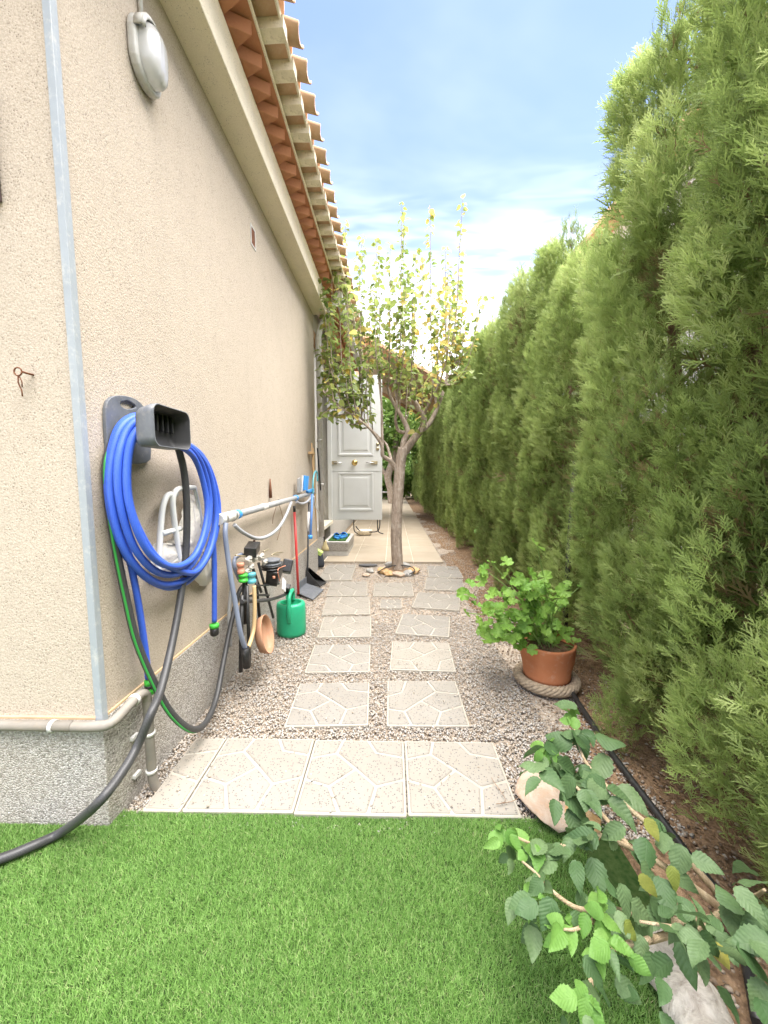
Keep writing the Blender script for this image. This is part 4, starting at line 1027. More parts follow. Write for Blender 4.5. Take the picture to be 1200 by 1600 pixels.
# ------------------------------------------------------------------ hose hanger
hg = thing('hose_hanger', (WX, 1.38, 1.2), 'dark grey plastic hose hanger with open tray on the wall', 'hose hanger')
def wallp(px, py, off): return onX(px, py, WX + off)
outl = [(165, 700), (162, 660), (163, 632), (172, 620), (190, 618), (208, 623), (221, 634), (228, 650), (232, 690), (232, 720), (200, 725), (166, 722)]
poly = [wallp(a, b, .006) for a, b in outl]; pl2 = smooth([(q.y, q.z, 0) for q in poly] + [(poly[0].y, poly[0].z, 0)], 4)[:-1]
hole = [wallp(a, b, .006) for a, b in ((184, 628), (196, 626), (207, 632), (209, 637), (198, 639), (188, 636))]
hl = smooth([(q.y, q.z, 0) for q in hole] + [(hole[0].y, hole[0].z, 0)], 4)[:-1]
# plate with a real hand hole: ring of quads between the two outlines
N = 48
def resample(pts, c, N):
    out = []
    for i in range(N):
        a = 2 * math.pi * i / N; d = Vector((math.cos(a), math.sin(a)))
        best = None
        for p_, q_ in zip(pts, pts[1:] + pts[:1]):
            p2, q2 = Vector((p_[0] - c[0], p_[1] - c[1])), Vector((q_[0] - c[0], q_[1] - c[1])); e = q2 - p2
            den = d.x * e.y - d.y * e.x
            if abs(den) < 1e-12: continue
            t = (p2.x * e.y - p2.y * e.x) / den; s_ = (p2.x * d.y - p2.y * d.x) / den
            if t > 0 and -1e-6 <= s_ <= 1 + 1e-6 and (best is None or t > best): best = t
        out.append((c[0] + d.x * (best or .02), c[1] + d.y * (best or .02)))
    return out
hc = (sum(q[0] for q in hl) / len(hl), sum(q[1] for q in hl) / len(hl))
o1 = resample(pl2, hc, N); i1 = resample(hl, hc, N)
mb = MB(); vs_ = [(WX + x, a, b) for x in (.001, .014) for ring in (o1, i1) for a, b in ring]
fs_ = []
for i in range(N):
    j = (i + 1) % N
    fs_ += [(i, j, N + j, N + i), (2 * N + i, 3 * N + i, 3 * N + j, 2 * N + j), (i, 2 * N + i, 2 * N + j, j), (N + i, N + j, 3 * N + j, 3 * N + i)]
mb.add(vs_, fs_); mb.build('back_plate', 'grey_plastic', hg, bevel=.003)
# curved saddle the hose lies on
ya, yb = 1.29, 1.42; zs = 1.37
sad = MB(); vs_ = []; ns = 12
for x in (WX + .012, WX + .15):
    for th_ in (0, -.008):
        for i in range(ns + 1):
            t = i / ns; yy = ya + .01 + (yb - ya - .02) * t; vs_.append((x, yy, zs + th_ - .035 + .045 * math.sin(math.pi * t)))
k_ = ns + 1; fs_ = []
for i in range(ns): fs_ += [(i, i + 1, 2 * k_ + i + 1, 2 * k_ + i), (k_ + i, 3 * k_ + i, 3 * k_ + i + 1, k_ + i + 1), (i, k_ + i, k_ + i + 1, i + 1), (2 * k_ + i, 2 * k_ + i + 1, 3 * k_ + i + 1, 3 * k_ + i)]
sad.add(vs_, fs_, 0, True); sad.build('saddle', 'grey_plastic', hg)
# front scoop: rounded box open to the front
x0, x1 = WX + .135, WX + .205
q00 = onX(218, 694, x0); q10 = onX(297, 702, x1)
ys0, ys1 = onX(240, 660, x1).y, onX(297, 660, x1).y
zt, zb = onX(246, 630, x1).z, onX(246, 697, x1).z
ymid, hw_, zmid, hh_ = (ys0 + ys1) / 2, (ys1 - ys0) / 2, (zt + zb) / 2, (zt - zb) / 2
def rrect(hw, hh, r, n=6):
    out = []
    for cx, cz_, a0 in ((hw - r, hh - r, 0), (-hw + r, hh - r, 90), (-hw + r, -hh + r, 180), (hw - r, -hh + r, 270)):
        for i in range(n + 1): a = R(a0 + 90 * i / n); out.append((cx + r * math.cos(a), cz_ + r * math.sin(a)))
    return out
secs = [(x0, .86, -.01), (x0 + .012, .92, -.006), (x1 - .02, .99, 0), (x1, 1.0, 0), (x1, .955, 0), (x0 + .02, .86, -.006), (x0 + .018, .3, -.006)]
vs_ = []; ring = rrect(hw_, hh_, .03)
for x, s_, dz in secs:
    for a, b in ring: vs_.append((x, ymid + a * s_, zmid + b * s_ + dz))
n_ = len(ring); mb = MB()
fs_ = [(i * n_ + j, i * n_ + (j + 1) % n_, (i + 1) * n_ + (j + 1) % n_, (i + 1) * n_ + j) for i in range(len(secs) - 1) for j in range(n_)]
mb.add(vs_, fs_, 0, True)
for i in range(4 * n_, 6 * n_): mb.m[i] = 1
mb.f.append(tuple(range(n_))); mb.m.append(0); mb.s.append(False); mb.f.append(tuple((len(secs) - 1) * n_ + j for j in range(n_))); mb.m.append(1); mb.s.append(False)
scoop = mb.build('scoop', ['grey_plastic', 'tray_inside'], hg)
mb = MB()
for i in range(5):
    yy = ymid - hw_ * .55 + i * hw_ * .27
    mb.box(x0 + .02, x0 + .032, yy, yy + .009, zmid - .012, zmid + hh_ * .66)
mb.build('rib', 'tray_inside', scoop, bevel=.002)

# ------------------------------------------------------------------ blue hose coil (traced loops, each at its own distance from the wall)
def wpath(pts, k=7): return smooth([onX(a, b, WX + c) for a, b, c in pts], k)
coil = thing('blue_hose', (WX + .09, 1.4, .7), 'bright blue garden hose coiled over the wall hanger', 'hose')
def hose_loop(pts, r, mat, parent, name='loop'):
    m = MB(); m.tube(wpath(pts), r, 10); return m.build(name, mat, parent)
LP_ = [
 [(232, 655, .09), (212, 652, .07), (190, 668, .055), (176, 710, .045), (172, 760, .045), (180, 815, .05), (196, 860, .06), (222, 895, .075), (255, 913, .085), (290, 905, .09), (318, 875, .09), (333, 830, .085), (336, 780, .08), (326, 735, .075), (308, 705, .08), (285, 690, .10), (258, 668, .11), (232, 655, .09)],
 [(235, 660, .12), (216, 657, .10), (198, 675, .08), (186, 715, .075), (185, 765, .075), (196, 820, .08), (214, 862, .09), (240, 890, .10), (268, 898, .105), (296, 886, .105), (316, 850, .10), (327, 810, .095), (327, 770, .09), (317, 730, .09), (300, 703, .10), (270, 685, .12), (235, 660, .12)],
 [(234, 668, .14), (220, 668, .125), (206, 688, .11), (199, 725, .10), (200, 775, .10), (213, 825, .11), (232, 862, .12), (256, 882, .125), (282, 884, .125), (304, 868, .12), (318, 835, .115), (324, 795, .11), (318, 755, .105), (306, 720, .105), (290, 702, .12), (262, 690, .135), (234, 668, .14)],
 [(232, 672, .115), (215, 675, .10), (203, 700, .09), (196, 745, .085), (204, 795, .09), (220, 835, .10), (245, 872, .11), (276, 890, .115), (306, 893, .11), (328, 860, .10), (338, 810, .095), (333, 765, .09), (322, 728, .09), (300, 700, .10), (265, 680, .12), (232, 672, .115)],
 [(228, 651, .06), (205, 652, .05), (184, 672, .035), (171, 720, .03), (170, 775, .03), (181, 830, .035), (200, 872, .045), (232, 905, .06), (268, 918, .075), (300, 903, .08), (326, 868, .08), (339, 825, .075), (341, 785, .07), (331, 742, .065), (312, 708, .07), (280, 690, .09), (250, 665, .09), (228, 651, .06)]]
for lp in LP_: hose_loop(lp, .0128, 'hose_blue', coil)
hose_loop([(186, 680, .03), (180, 730, .03), (186, 790, .035), (200, 860, .04), (214, 930, .04), (225, 1000, .04), (232, 1060, .045)], .0115, 'hose_blue', coil, 'hanging_end')
e = onX(235, 1072, WX + .045); fit = MB(); fit.lathe([(.015, -.03), (.019, -.028), (.019, -.008), (.016, -.006), (.016, .006), (.02, .008), (.02, .026), (.014, .03)], e, 14)
fit = fit.build('connector', 'green_fitting', coil); mb = MB(); mb.lathe([(.0205, -.002), (.0205, .008)], e, 14); mb.build('connector_ring', 'black_plastic', fit)
# the other end hangs by the bag
hose_loop([(333, 840, .07), (335, 880, .07), (335, 920, .07), (335, 972, .07)], .0125, 'hose_blue', coil, 'hanging_end')
e = onX(335, 984, WX + .07); mb = MB(); mb.lathe([(.016, .012), (.023, .012), (.023, .03), (.016, .032)], e, 14); c_ = mb.build('connector', 'green_fitting', coil)
mb = MB(); mb.lathe([(.010, -.032), (.018, -.028), (.021, -.02), (.021, .011), (.0, .012)], e, 14); mb.build('connector_body', 'black_plastic', c_)
mb = MB(); mb.lathe([(.007, -.045), (.009, -.032), (.0, -.03)], e, 10); mb.build('nozzle', 'white_plastic', c_)

# green striped black hose under the coil, sweeping in a U to the tap set
gh = thing('black_hose', (PX + .05, 1.7, .2), 'black hose with green stripe hanging in a U below the coil to the taps', 'hose')
U = [(180, 682, .02), (167, 720, .02), (168, 770, .02), (180, 850, .025), (196, 930, .035), (213, 1000, .05), (240, 1065, .08), (268, 1115, .12), (300, 1140, .15), (322, 1128, .14), (338, 1090, .11), (350, 1030, .08), (360, 980, .07), (372, 930, .07), (380, 915, .08)]
pth = wpath(U, 8)
m = MB(); m.tube(pth, .0135, 10); m.build('hose_body', 'hose_black', gh)
m = MB(); m.tube([q + Vector((.004, -.0125, -.002)) for q in pth[:75]], .0045, 6); m.build('green_stripe', 'hose_green', gh)

# thick black hose from the hanger to the lawn and out of the picture
bh = thing('drain_hose', (PX + .1, 1.2, 0), 'thick black hose from the hanger down across the lawn edge', 'hose')
pts = [onX(276, 690, WX + .09), onX(288, 740, WX + .08), onX(292, 800, WX + .08), onX(290, 870, WX + .08), onX(281, 940, WX + .09), onX(268, 1010, WX + .11), onX(252, 1075, WX + .14)]
tail = [onX(236, 1115, WX + .16), onY(215, 1165, 1.16), onY(190, 1208, 1.09), onY(150, 1258, 1.02), onZ(100, 1298, .045), onZ(50, 1322, .035), onZ(-10, 1345, .035), onZ(-120, 1372, .035), onZ(-300, 1400, .035)]
m = MB(); m.tube(smooth(pts + tail, 8), .0145, 12); m.build('hose_body', 'hose_black', bh)

# ------------------------------------------------------------------ white tube frame and plastic bag behind the coil
fr = thing('tube_frame', (WX + .05, 1.72, .8), 'white tubular metal frame hung on the wall behind the hose coil', 'frame')
def tube_x(pts, r, mat, parent, name, k=6, n=10): m = MB(); m.tube(wpath(pts, k), r, n); return m.build(name, mat, parent)
tube_x([(247, 900, .05), (250, 840, .05), (254, 795, .05), (262, 774, .05), (275, 772, .05)], .0115, 'paint_white', fr, 'bent_tube')
tube_x([(283, 890, .06), (276, 840, .06), (270, 790, .06), (274, 768, .06), (288, 762, .06), (304, 762, .06)], .0115, 'paint_white', fr, 'bent_tube')
tube_x([(252, 834, .055), (282, 826, .055)], .0115, 'paint_white', fr, 'cross_tube')
tube_x([(304, 762, .06), (312, 800, .06), (318, 850, .06)], .009, 'aluminium', fr, 'bent_tube')
bag = MB(); bp = [(296, 772), (312, 775), (326, 810), (336, 850), (340, 890), (336, 912), (320, 915), (304, 900), (262, 902), (244, 890), (248, 850), (266, 850), (285, 830), (292, 800)]
fr_pts = smooth([(onX(a, b, WX + .05).y, onX(a, b, WX + .05).z, 0) for a, b in bp] + [(onX(*bp[0], WX + .05).y, onX(*bp[0], WX + .05).z, 0)], 4)[:-1]
c0 = sum((Vector(q) for q in fr_pts), Vector()) / len(fr_pts); n_ = len(fr_pts); vs_ = []
br_ = random.Random(2)
for s_, h in ((1.0, .025), (.8, .05), (.45, .065), (.1, .055)):
    for q in fr_pts:
        d = Vector(q) - c0; vs_.append((WX + h + br_.uniform(-.008, .008), c0.x + d.x * s_, c0.y + d.y * s_))
bag.add(vs_, [(i * n_ + j, i * n_ + (j + 1) % n_, (i + 1) * n_ + (j + 1) % n_, (i + 1) * n_ + j) for i in range(3) for j in range(n_)] + [tuple(3 * n_ + j for j in range(n_))], 0, True)
tag(bag.build('plastic_bag', 'plastic_bag'), 'crumpled translucent white plastic bag behind the hose coil', 'bag')

# ------------------------------------------------------------------ grey pole on the wall with tied hoses
PO = .085
p0 = onX(345, 811, WX + PO); p1 = onX(490, 770, WX + PO)
pole = thing('wall_pole', (WX + PO, (p0.y + p1.y) / 2, p0.z - .03), 'grey plastic pole fixed horizontally along the side wall', 'pole')
mb = MB(); mb.tube([p0, p1], .021, 14); mb.build('pole_tube', 'pvc_grey', pole)
d_ = (p1 - p0).normalized()
mb = MB(); mb.tube([p0 - d_ * .03, p0 + d_ * .17], .029, 14); mb.build('end_sleeve', 'white_plastic', pole)
for t in (.02, .14):
    mb = MB(); mb.lathe([(.0295, -.008), (.032, -.008), (.032, .008), (.0295, .008)], p0 + d_ * t, 14, mat=d_.to_track_quat('Z', 'Y').to_matrix()); mb.build('hose_clamp', 'steel', pole)
q_ = onX(412, 792, WX + PO); mb = MB(); mb.lathe([(.0215, -.045), (.024, -.04), (.024, .04), (.0215, .045)], p0 + d_ * (q_ - p0).length, 14, mat=d_.to_track_quat('Z', 'Y').to_matrix()); mb.build('white_joint', 'white_plastic', pole)
for (a, b) in ((371, 806), (462, 780)):
    q_ = onX(a, b, WX + PO); L_ = (q_ - p0).length
    mb = MB(); mb.lathe([(.022, -.014), (.027, -.013), (.027, .013), (.022, .014)], p0 + d_ * L_, 14, mat=d_.to_track_quat('Z', 'Y').to_matrix()); mb.build('blue_tie', 'blue_plastic', pole)
for yb_ in (2.1, 3.2, 4.1):
    zz_ = p0.z + (p1.z - p0.z) * (yb_ - p0.y) / (p1.y - p0.y); mb = MB(); mb.box(WX - .01, WX + PO, yb_ - .012, yb_ + .012, zz_ - .008, zz_ + .008); mb.build('bracket', 'steel', pole)
# hose hanging from the pole end down to the ground, then the sagging loop
gh2 = thing('grey_hose', (WX + .13, 2.0, 0), 'grey hose hanging from the pole end down to the gravel', 'hose')
tube_x([(353, 818, .115), (352, 835, .12), (356, 870, .13), (362, 910, .15), (369, 950, .17), (376, 990, .19), (385, 1018, .20)], .0125, 'hose_steel', gh2, 'hose_body', 8)
e0, e1 = onX(383, 1012, WX + .20), onX(386, 1042, WX + .20); mb = MB(); mb.tube([e0, e1], .021, 12); mb.build('coupling', 'black_plastic', gh2)
gh3 = thing('sagging_hose', (WX + .12, 2.8, .85), 'grey hose sagging in a loop below the wall pole', 'hose')
tube_x([(366, 820, .10), (380, 832, .12), (400, 841, .13), (418, 838, .13), (435, 825, .12), (447, 805, .11), (455, 785, .105)], .0115, 'hose_grey', gh3, 'hose_body', 8)
tube_x([(463, 784, .10), (472, 787, .11), (482, 782, .11), (488, 770, .10)], .0115, 'hose_grey', gh3, 'second_sag', 8)
# loose wires under the pole, iron bar above it
wr = thing('thin_wire', (WX + .04, 2.9, .85), 'thin rusty wires dangling under the wall pole', 'wire')
for pts in ([(432, 790, .05), (427, 808, .03), (426, 818, .02)], [(436, 788, .05), (441, 806, .03), (440, 820, .025), (433, 844, .02)]): tube_x(pts, .0018, 'rust', wr, 'strand', 5, 5)
a, b = onX(423, 778, WX + .012), onX(422, 748, WX + .012); mb = MB(); mb.tube([a, a.lerp(b, .5), b], [.013, .010, .004], 7); tag(mb.build('iron_bar', 'rust'), 'short rusty iron bar standing up behind the wall pole', 'bar')

# blue brush tray and clips at the far end of the pole
bt = thing('squeegee', (WX + .08, 4.1, 1.05), 'blue plastic squeegee head leaning on the far end of the pole', 'squeegee')
def quadslab(pts, off, th, mat, parent, name, bevel=.003):
    P_ = [onX(a, b, WX + off) for a, b in pts]; m = MB(); m.prism([(q.y, q.z) for q in P_], off, off + th, lambda a, b, h: Vector((WX + h, a, b))); return m.build(name, mat, parent, bevel=bevel)
quadslab([(469, 768), (473, 767), (475, 744), (471, 743)], .05, .02, 'steel', bt, 'blade')
quadslab([(474, 766), (478, 766), (480, 744), (474, 743)], .07, .02, 'blue_plastic', bt, 'head')
quadslab([(477, 767), (487, 763), (487, 768), (478, 770)], .08, .03, 'blue_plastic', bt, 'foot')
quadslab([(464, 770), (467, 769), (467, 746), (464, 748)], .04, .02, 'pvc_grey', bt, 'blade')
cl_ = thing('hook_clip', (WX + .1, 4.4, .9), 'pale blue plastic hook clip hanging on the end of the pole', 'clip')
tube_x([(489, 772, .12), (489, 755, .12), (491, 740, .12), (495, 737, .12), (496, 752, .12)], .009, 'teal_plastic', cl_, 'hook')
tube_x([(490, 775, .12), (493, 792, .12), (498, 800, .12), (500, 812, .12)], .008, 'white_plastic', cl_, 'lower_hook')

# ------------------------------------------------------------------ pump, valves and riser pipes
pm = thing('tap_manifold', (WX + .15, 2.4, 0), 'cluttered irrigation manifold of taps and black riser pipes by the wall', 'manifold')
def bar(a, b, r, mat, name, parent=pm, n=8): m = MB(); m.tube([a, b], r, n); return m.build(name, mat, parent)
X = lambda a, b, c: onX(a, b, WX + c)
YP = X(375, 1050, .18).y
for (a, b, c, d, off, r) in ((378, 930, 376, 1050, .15, .012), (386, 915, 390, 1040, .17, .010), (400, 905, 406, 970, .16, .010), (383, 905, 381, 975, .13, .016)):
    bar(X(a, b, off), X(c, d, off), r, 'black_plastic', 'riser')
for pts, r in (([(404, 880, .15), (412, 910, .15), (427, 965, .15)], .009), ([(394, 885, .14), (408, 925, .14)], .009)):
    bar(X(*pts[0]), X(*pts[-1]), r, 'black_plastic', 'strut')
hose_loop([(378, 940, .16), (400, 939, .17), (425, 936, .18), (445, 929, .19), (458, 920, .20)], .011, 'hose_black', pm, 'bent_pipe')
hose_loop([(398, 915, .17), (420, 914, .17), (436, 912, .17)], .006, 'black_plastic', pm, 'bracket_bar')
hose_loop([(384, 932, .15), (400, 930, .16), (420, 930, .17)], .007, 'black_plastic', pm, 'bracket_bar')
hose_loop([(397, 915, .19), (398, 950, .2), (396, 985, .2), (388, 1012, .2)], .0115, 'hose_beige', pm, 'beige_hose')
hose_loop([(374, 905, .10), (366, 885, .09), (368, 872, .09), (378, 866, .1)], .011, 'hose_steel', pm, 'grey_loop')
hose_loop([(362, 915, .05), (358, 960, .05), (360, 1010, .06)], .011, 'pvc_grey', pm, 'grey_pipe')
def blob(c, s, mat, name, parent=pm, seed=1, n=12): m = MB(); m.lathe([(.0, -s[2]), (s[0] * .9, -s[2]), (s[0], -s[2] * .9), (s[0], -s[2] * .35), (s[0] * .86, -s[2] * .3), (s[0] * .86, s[2] * .3), (s[0], s[2] * .35), (s[0], s[2] * .9), (s[0] * .9, s[2]), (0, s[2])], c, n); return m.build(name, mat, parent)
blob(X(376, 888, .13), (.020, .02, .03), 'salmon_plastic', 'coupling'); blob(X(380, 903, .14), (.026, .02, .022), 'green_fitting', 'coupling'); blob(X(393, 903, .17), (.025, .02, .03), 'teal_plastic', 'coupling')
def rbox(c, s, rot, mat, name, parent=pm, bevel=.004):
    m = MB(); mt = Matrix.Translation(c) @ Euler(rot).to_matrix().to_4x4(); m.box(-s[0], s[0], -s[1], s[1], -s[2], s[2], 0, mt); return m.build(name, mat, parent, bevel=bevel)
body = [(388, 875, .15, .035), (398, 872, .16, .03), (392, 886, .16, .026), (408, 870, .16, .03), (386, 892, .15, .024), (414, 878, .17, .024)]
for a, b, c, s in body:
    bar(X(a, b, c) - Vector((.0, s * .9, s * .25)), X(a, b, c) + Vector((.0, s * .9, s * .25)), s * .5, 'valve_grey', 'valve_body')
    blob(X(a, b, c), (s * .66, s, s * .36), 'valve_grey', 'valve_nut', n=6)
rbox(X(394, 858, .14), (.035, .075, .028), (.1, .1, .2), 'black_plastic', 'float_cover')
bar(X(399, 856, .14), X(397, 845, .12), .008, 'rust', 'stub')
tp_ = [(424, 893, .19, .05, .075, .045), (440, 905, .2, .05, .06, .04)]
rbox(X(429, 895, .19), (.04, .075, .055), (.35, .2, .1), 'black_plastic', 'timer_box', bevel=.008)
rbox(X(449, 885, .2), (.035, .05, .048), (-.4, .2, .2), 'black_plastic', 'timer_box', bevel=.008)
rbox(X(449, 920, .2), (.02, .06, .02), (-.6, .2, .2), 'black_plastic', 'timer_box', bevel=.006)
blob(X(424, 878, .18), (.06, .05, .02), 'grey_plastic', 'filter_cap'); blob(X(424, 886, .18), (.066, .05, .014), 'black_plastic', 'filter_ring')
rbox(X(444, 914, .235), (.004, .05, .038), (-.5, .0, .1), 'paper', 'paper_tag', bevel=.001)
tube_x([(434, 892, .24), (436, 888, .24), (446, 884, .24)], .003, 'salmon_plastic', pm, 'orange_edge'); tube_x([(434, 894, .245), (437, 908, .245)], .003, 'salmon_plastic', pm, 'orange_edge')
blob(X(428, 902, .243), (.008, .008, .006), 'salmon_plastic', 'button')
for pts in ([(412, 862, .15), (420, 858, .16)], [(424, 868, .16), (430, 864, .17), (442, 863, .19)], [(426, 866, .15), (436, 867, .17)], [(368, 868, .1), (384, 869, .13)]): tube_x(pts, .0045, 'brass_dull', pm, 'tap_lever', 4, 6)

# terracotta saucer leaning on the risers
sc_ = onZ(411, 1020, 0); base_c = X(407, 993, .20)
m = MB(); th = R(78); rot = Matrix.Rotation(R(5), 3, 'Z') @ Matrix.Rotation(th, 3, 'Y')
rad = (onX(407, 962, WX + .2).z - onX(407, 1022, WX + .2).z) / 2
m.lathe([(0, .012), (rad * .82, .012), (rad * .86, .02), (rad * .97, .045), (rad, .045), (rad, .035), (rad * .88, .0), (0, 0)], base_c, 32, mat=rot)
tag(m.build('plant_saucer', 'terracotta_dusty'), 'terracotta plant saucer propped on edge beside the watering can', 'saucer')

# watering can
wp = onZ(450, 999, 0); wcx, wcy = wp.x, wp.y + .1
can = thing('watering_can', (wcx, wcy, 0), 'bright green plastic watering can on the gravel by the wall', 'watering can')
rx = (472 - 427) / 2 / FPX * ((Vector((wcx, wcy, .15)) - CAM).dot(_f)); zt_ = onY(450, 940, wcy).z
sq_ = Matrix.Diagonal((1, .86, 1))
m = MB(); m.lathe([(rx * .86, 0), (rx * .97, .008), (rx, .03), (rx, zt_ * .6), (rx * .985, zt_ * .9), (rx * .93, zt_ * .98), (rx * .72, zt_), (rx * .70, zt_ * .98), (rx * .70, zt_ * .6), (0, zt_ * .5)], (wcx, wcy, 0), 32, mat=sq_)
m.build('can_body', 'can_green', can)
hp = [Vector((wcx + .0, wcy + rx * .6, zt_ - .01)), Vector((wcx + .0, wcy + rx * .62, zt_ + .05)), Vector((wcx + .008, wcy + .02, zt_ + .085)), Vector((wcx + .012, wcy - rx * .75, zt_ + .07)), Vector((wcx + .014, wcy - rx * 1.0, zt_ * .95)), Vector((wcx + .012, wcy - rx * .99, zt_ * .7)), Vector((wcx + .01, wcy - rx * .84, zt_ * .5))]
m = MB(); m.tube(smooth(hp, 6), .0155, 10, flat=.8); m.build('handle', 'can_green', can)
sp_ = [Vector((wcx - .02, wcy + rx * .7, .1)), Vector((wcx - .06, wcy + rx * 1.3, .2)), Vector((wcx - .07, wcy + rx * 1.9, zt_ + .03))]
m = MB(); m.tube(smooth(sp_, 5), [.026 - .001 * i for i in range(11)], 10); m.build('spout', 'can_green', can)

# ------------------------------------------------------------------ brooms and dustpans
def lean(name, label, cat, top, foot, r, mat):
    t = thing(name, foot, label, cat); m = MB(); m.tube([top, foot], r, 8); m.build('handle', mat, t); return t
rf = onZ(487, 928, .0)
foot = X(466, 913, .06); foot.z = .06; topv = X(460, 800, .03)
t = lean('dustpan', 'grey dustpan lying on the gravel with an upright red handle', 'dustpan', topv, foot, .0125, 'red_pole')
bar(topv, topv + (topv - foot).normalized() * .06, .013, 'black_plastic', 'grip', t)
m = MB(); cs = [onZ(462, 926, .03), onZ(489, 938, .004), onZ(506, 922, .004), onZ(478, 912, .03)]
m.add([*cs, *[q + Vector((0, 0, .01)) for q in cs]], [(0, 1, 2, 3), (4, 7, 6, 5), (0, 4, 5, 1), (1, 5, 6, 2), (2, 6, 7, 3), (3, 7, 4, 0)]); m.build('pan', 'grey_plastic', t, bevel=.003)
m = MB(); b0, b1 = cs[0], cs[3]; m.add([b0, b1, b1 + Vector((0, 0, .08)), b0 + Vector((0, 0, .08)), b0 + Vector((.01, 0, 0)), b1 + Vector((.01, 0, 0)), b1 + Vector((.01, 0, .08)), b0 + Vector((.01, 0, .08))], [(0, 1, 2, 3), (4, 7, 6, 5), (0, 4, 5, 1), (1, 5, 6, 2), (2, 6, 7, 3), (3, 7, 4, 0)]); m.build('pan_back', 'grey_plastic', t, bevel=.003)
foot = onZ(480, 905, .05); topv = X(483, 785, .09)
t = lean('dustpan', 'black long-handled dustpan standing behind the grey dustpan', 'dustpan', topv, foot, .011, 'grey_plastic')
m = MB(); cs = [onZ(474, 911, .03), onZ(501, 917, .004), onZ(511, 910, .004), onZ(484, 901, .03)]
m.add([*cs, *[q + Vector((0, 0, .01)) for q in cs]], [(0, 1, 2, 3), (4, 7, 6, 5), (0, 4, 5, 1), (1, 5, 6, 2), (2, 6, 7, 3), (3, 7, 4, 0)]); m.build('pan', 'black_plastic', t, bevel=.003)
m = MB(); m.add([cs[0], cs[3], foot + Vector((.02, .02, .13)), foot + Vector((-.02, -.02, .13)), cs[1], cs[2]], [(0, 1, 2, 3), (0, 3, 4), (1, 5, 2)]); o_ = m.build('hood', 'black_plastic', t); s_ = o_.modifiers.new('t', 'SOLIDIFY'); s_.thickness = .004
bar(X(482, 800, .1), X(481, 830, .1), .013, 'white_plastic', 'sleeve', t)
# mop bundle with blue handle tied to the pole
t = lean('mop_handle', 'lilac and blue mop handle hanging from the pole end', 'mop', X(488, 772, .13), X(485, 842, .13), .0125, 'blue_tie')
bar(X(485, 836, .13), X(485, 842, .13), .022, 'blue_plastic', 'socket', t)
# push broom with wooden handle
foot = onY(495, 862, 4.88); topv = X(489, 700, .03)
t = lean('push_broom', 'wooden handled broom with lime head and dark bristles against the wall', 'broom', topv, foot, .012, 'bamboo')
c_ = onY(497, 862, 4.88); rbox(c_, (.06, .03, .03), (.2, .5, 0), 'lime_plastic', 'head', t, .008)
m = MB(); b_ = onY(497, 878, 4.9); nb_ = 10
m.lathe([(.075, .01), (.085, .05), (.07, c_.z - .05), (.045, c_.z - .02)], (b_.x, b_.y, 0), 14, mat=Matrix.Diagonal((1, .55, 1))); m.build('bristles', 'dark_bristle', t)
rbox(X(487, 708, .04), (.03, .05, .014), (0, 0, 0), 'bamboo', 'hanger_block', t)
# black stick broom with straw head
foot = onY(507, 862, 5.1); topv = X(496, 700, .06)
t = lean('straw_broom', 'black handled hand broom with a straw head beside the step', 'broom', topv, onY(507, 848, 5.12), .009, 'black_plastic')
h_ = onY(508, 848, 5.12)
m = MB(); m.lathe([(.055, -.11), (.05, -.07), (.026, -.02), (.022, .02), (.012, .035)], h_, 14, mat=Matrix.Diagonal((1, .6, 1))); m.build('straw_head', 'straw', t)
t = lean('bamboo_cane', 'short bamboo cane standing against the wall end', 'cane', X(487, 692, .035), X(492, 790, .05), .008, 'bamboo')

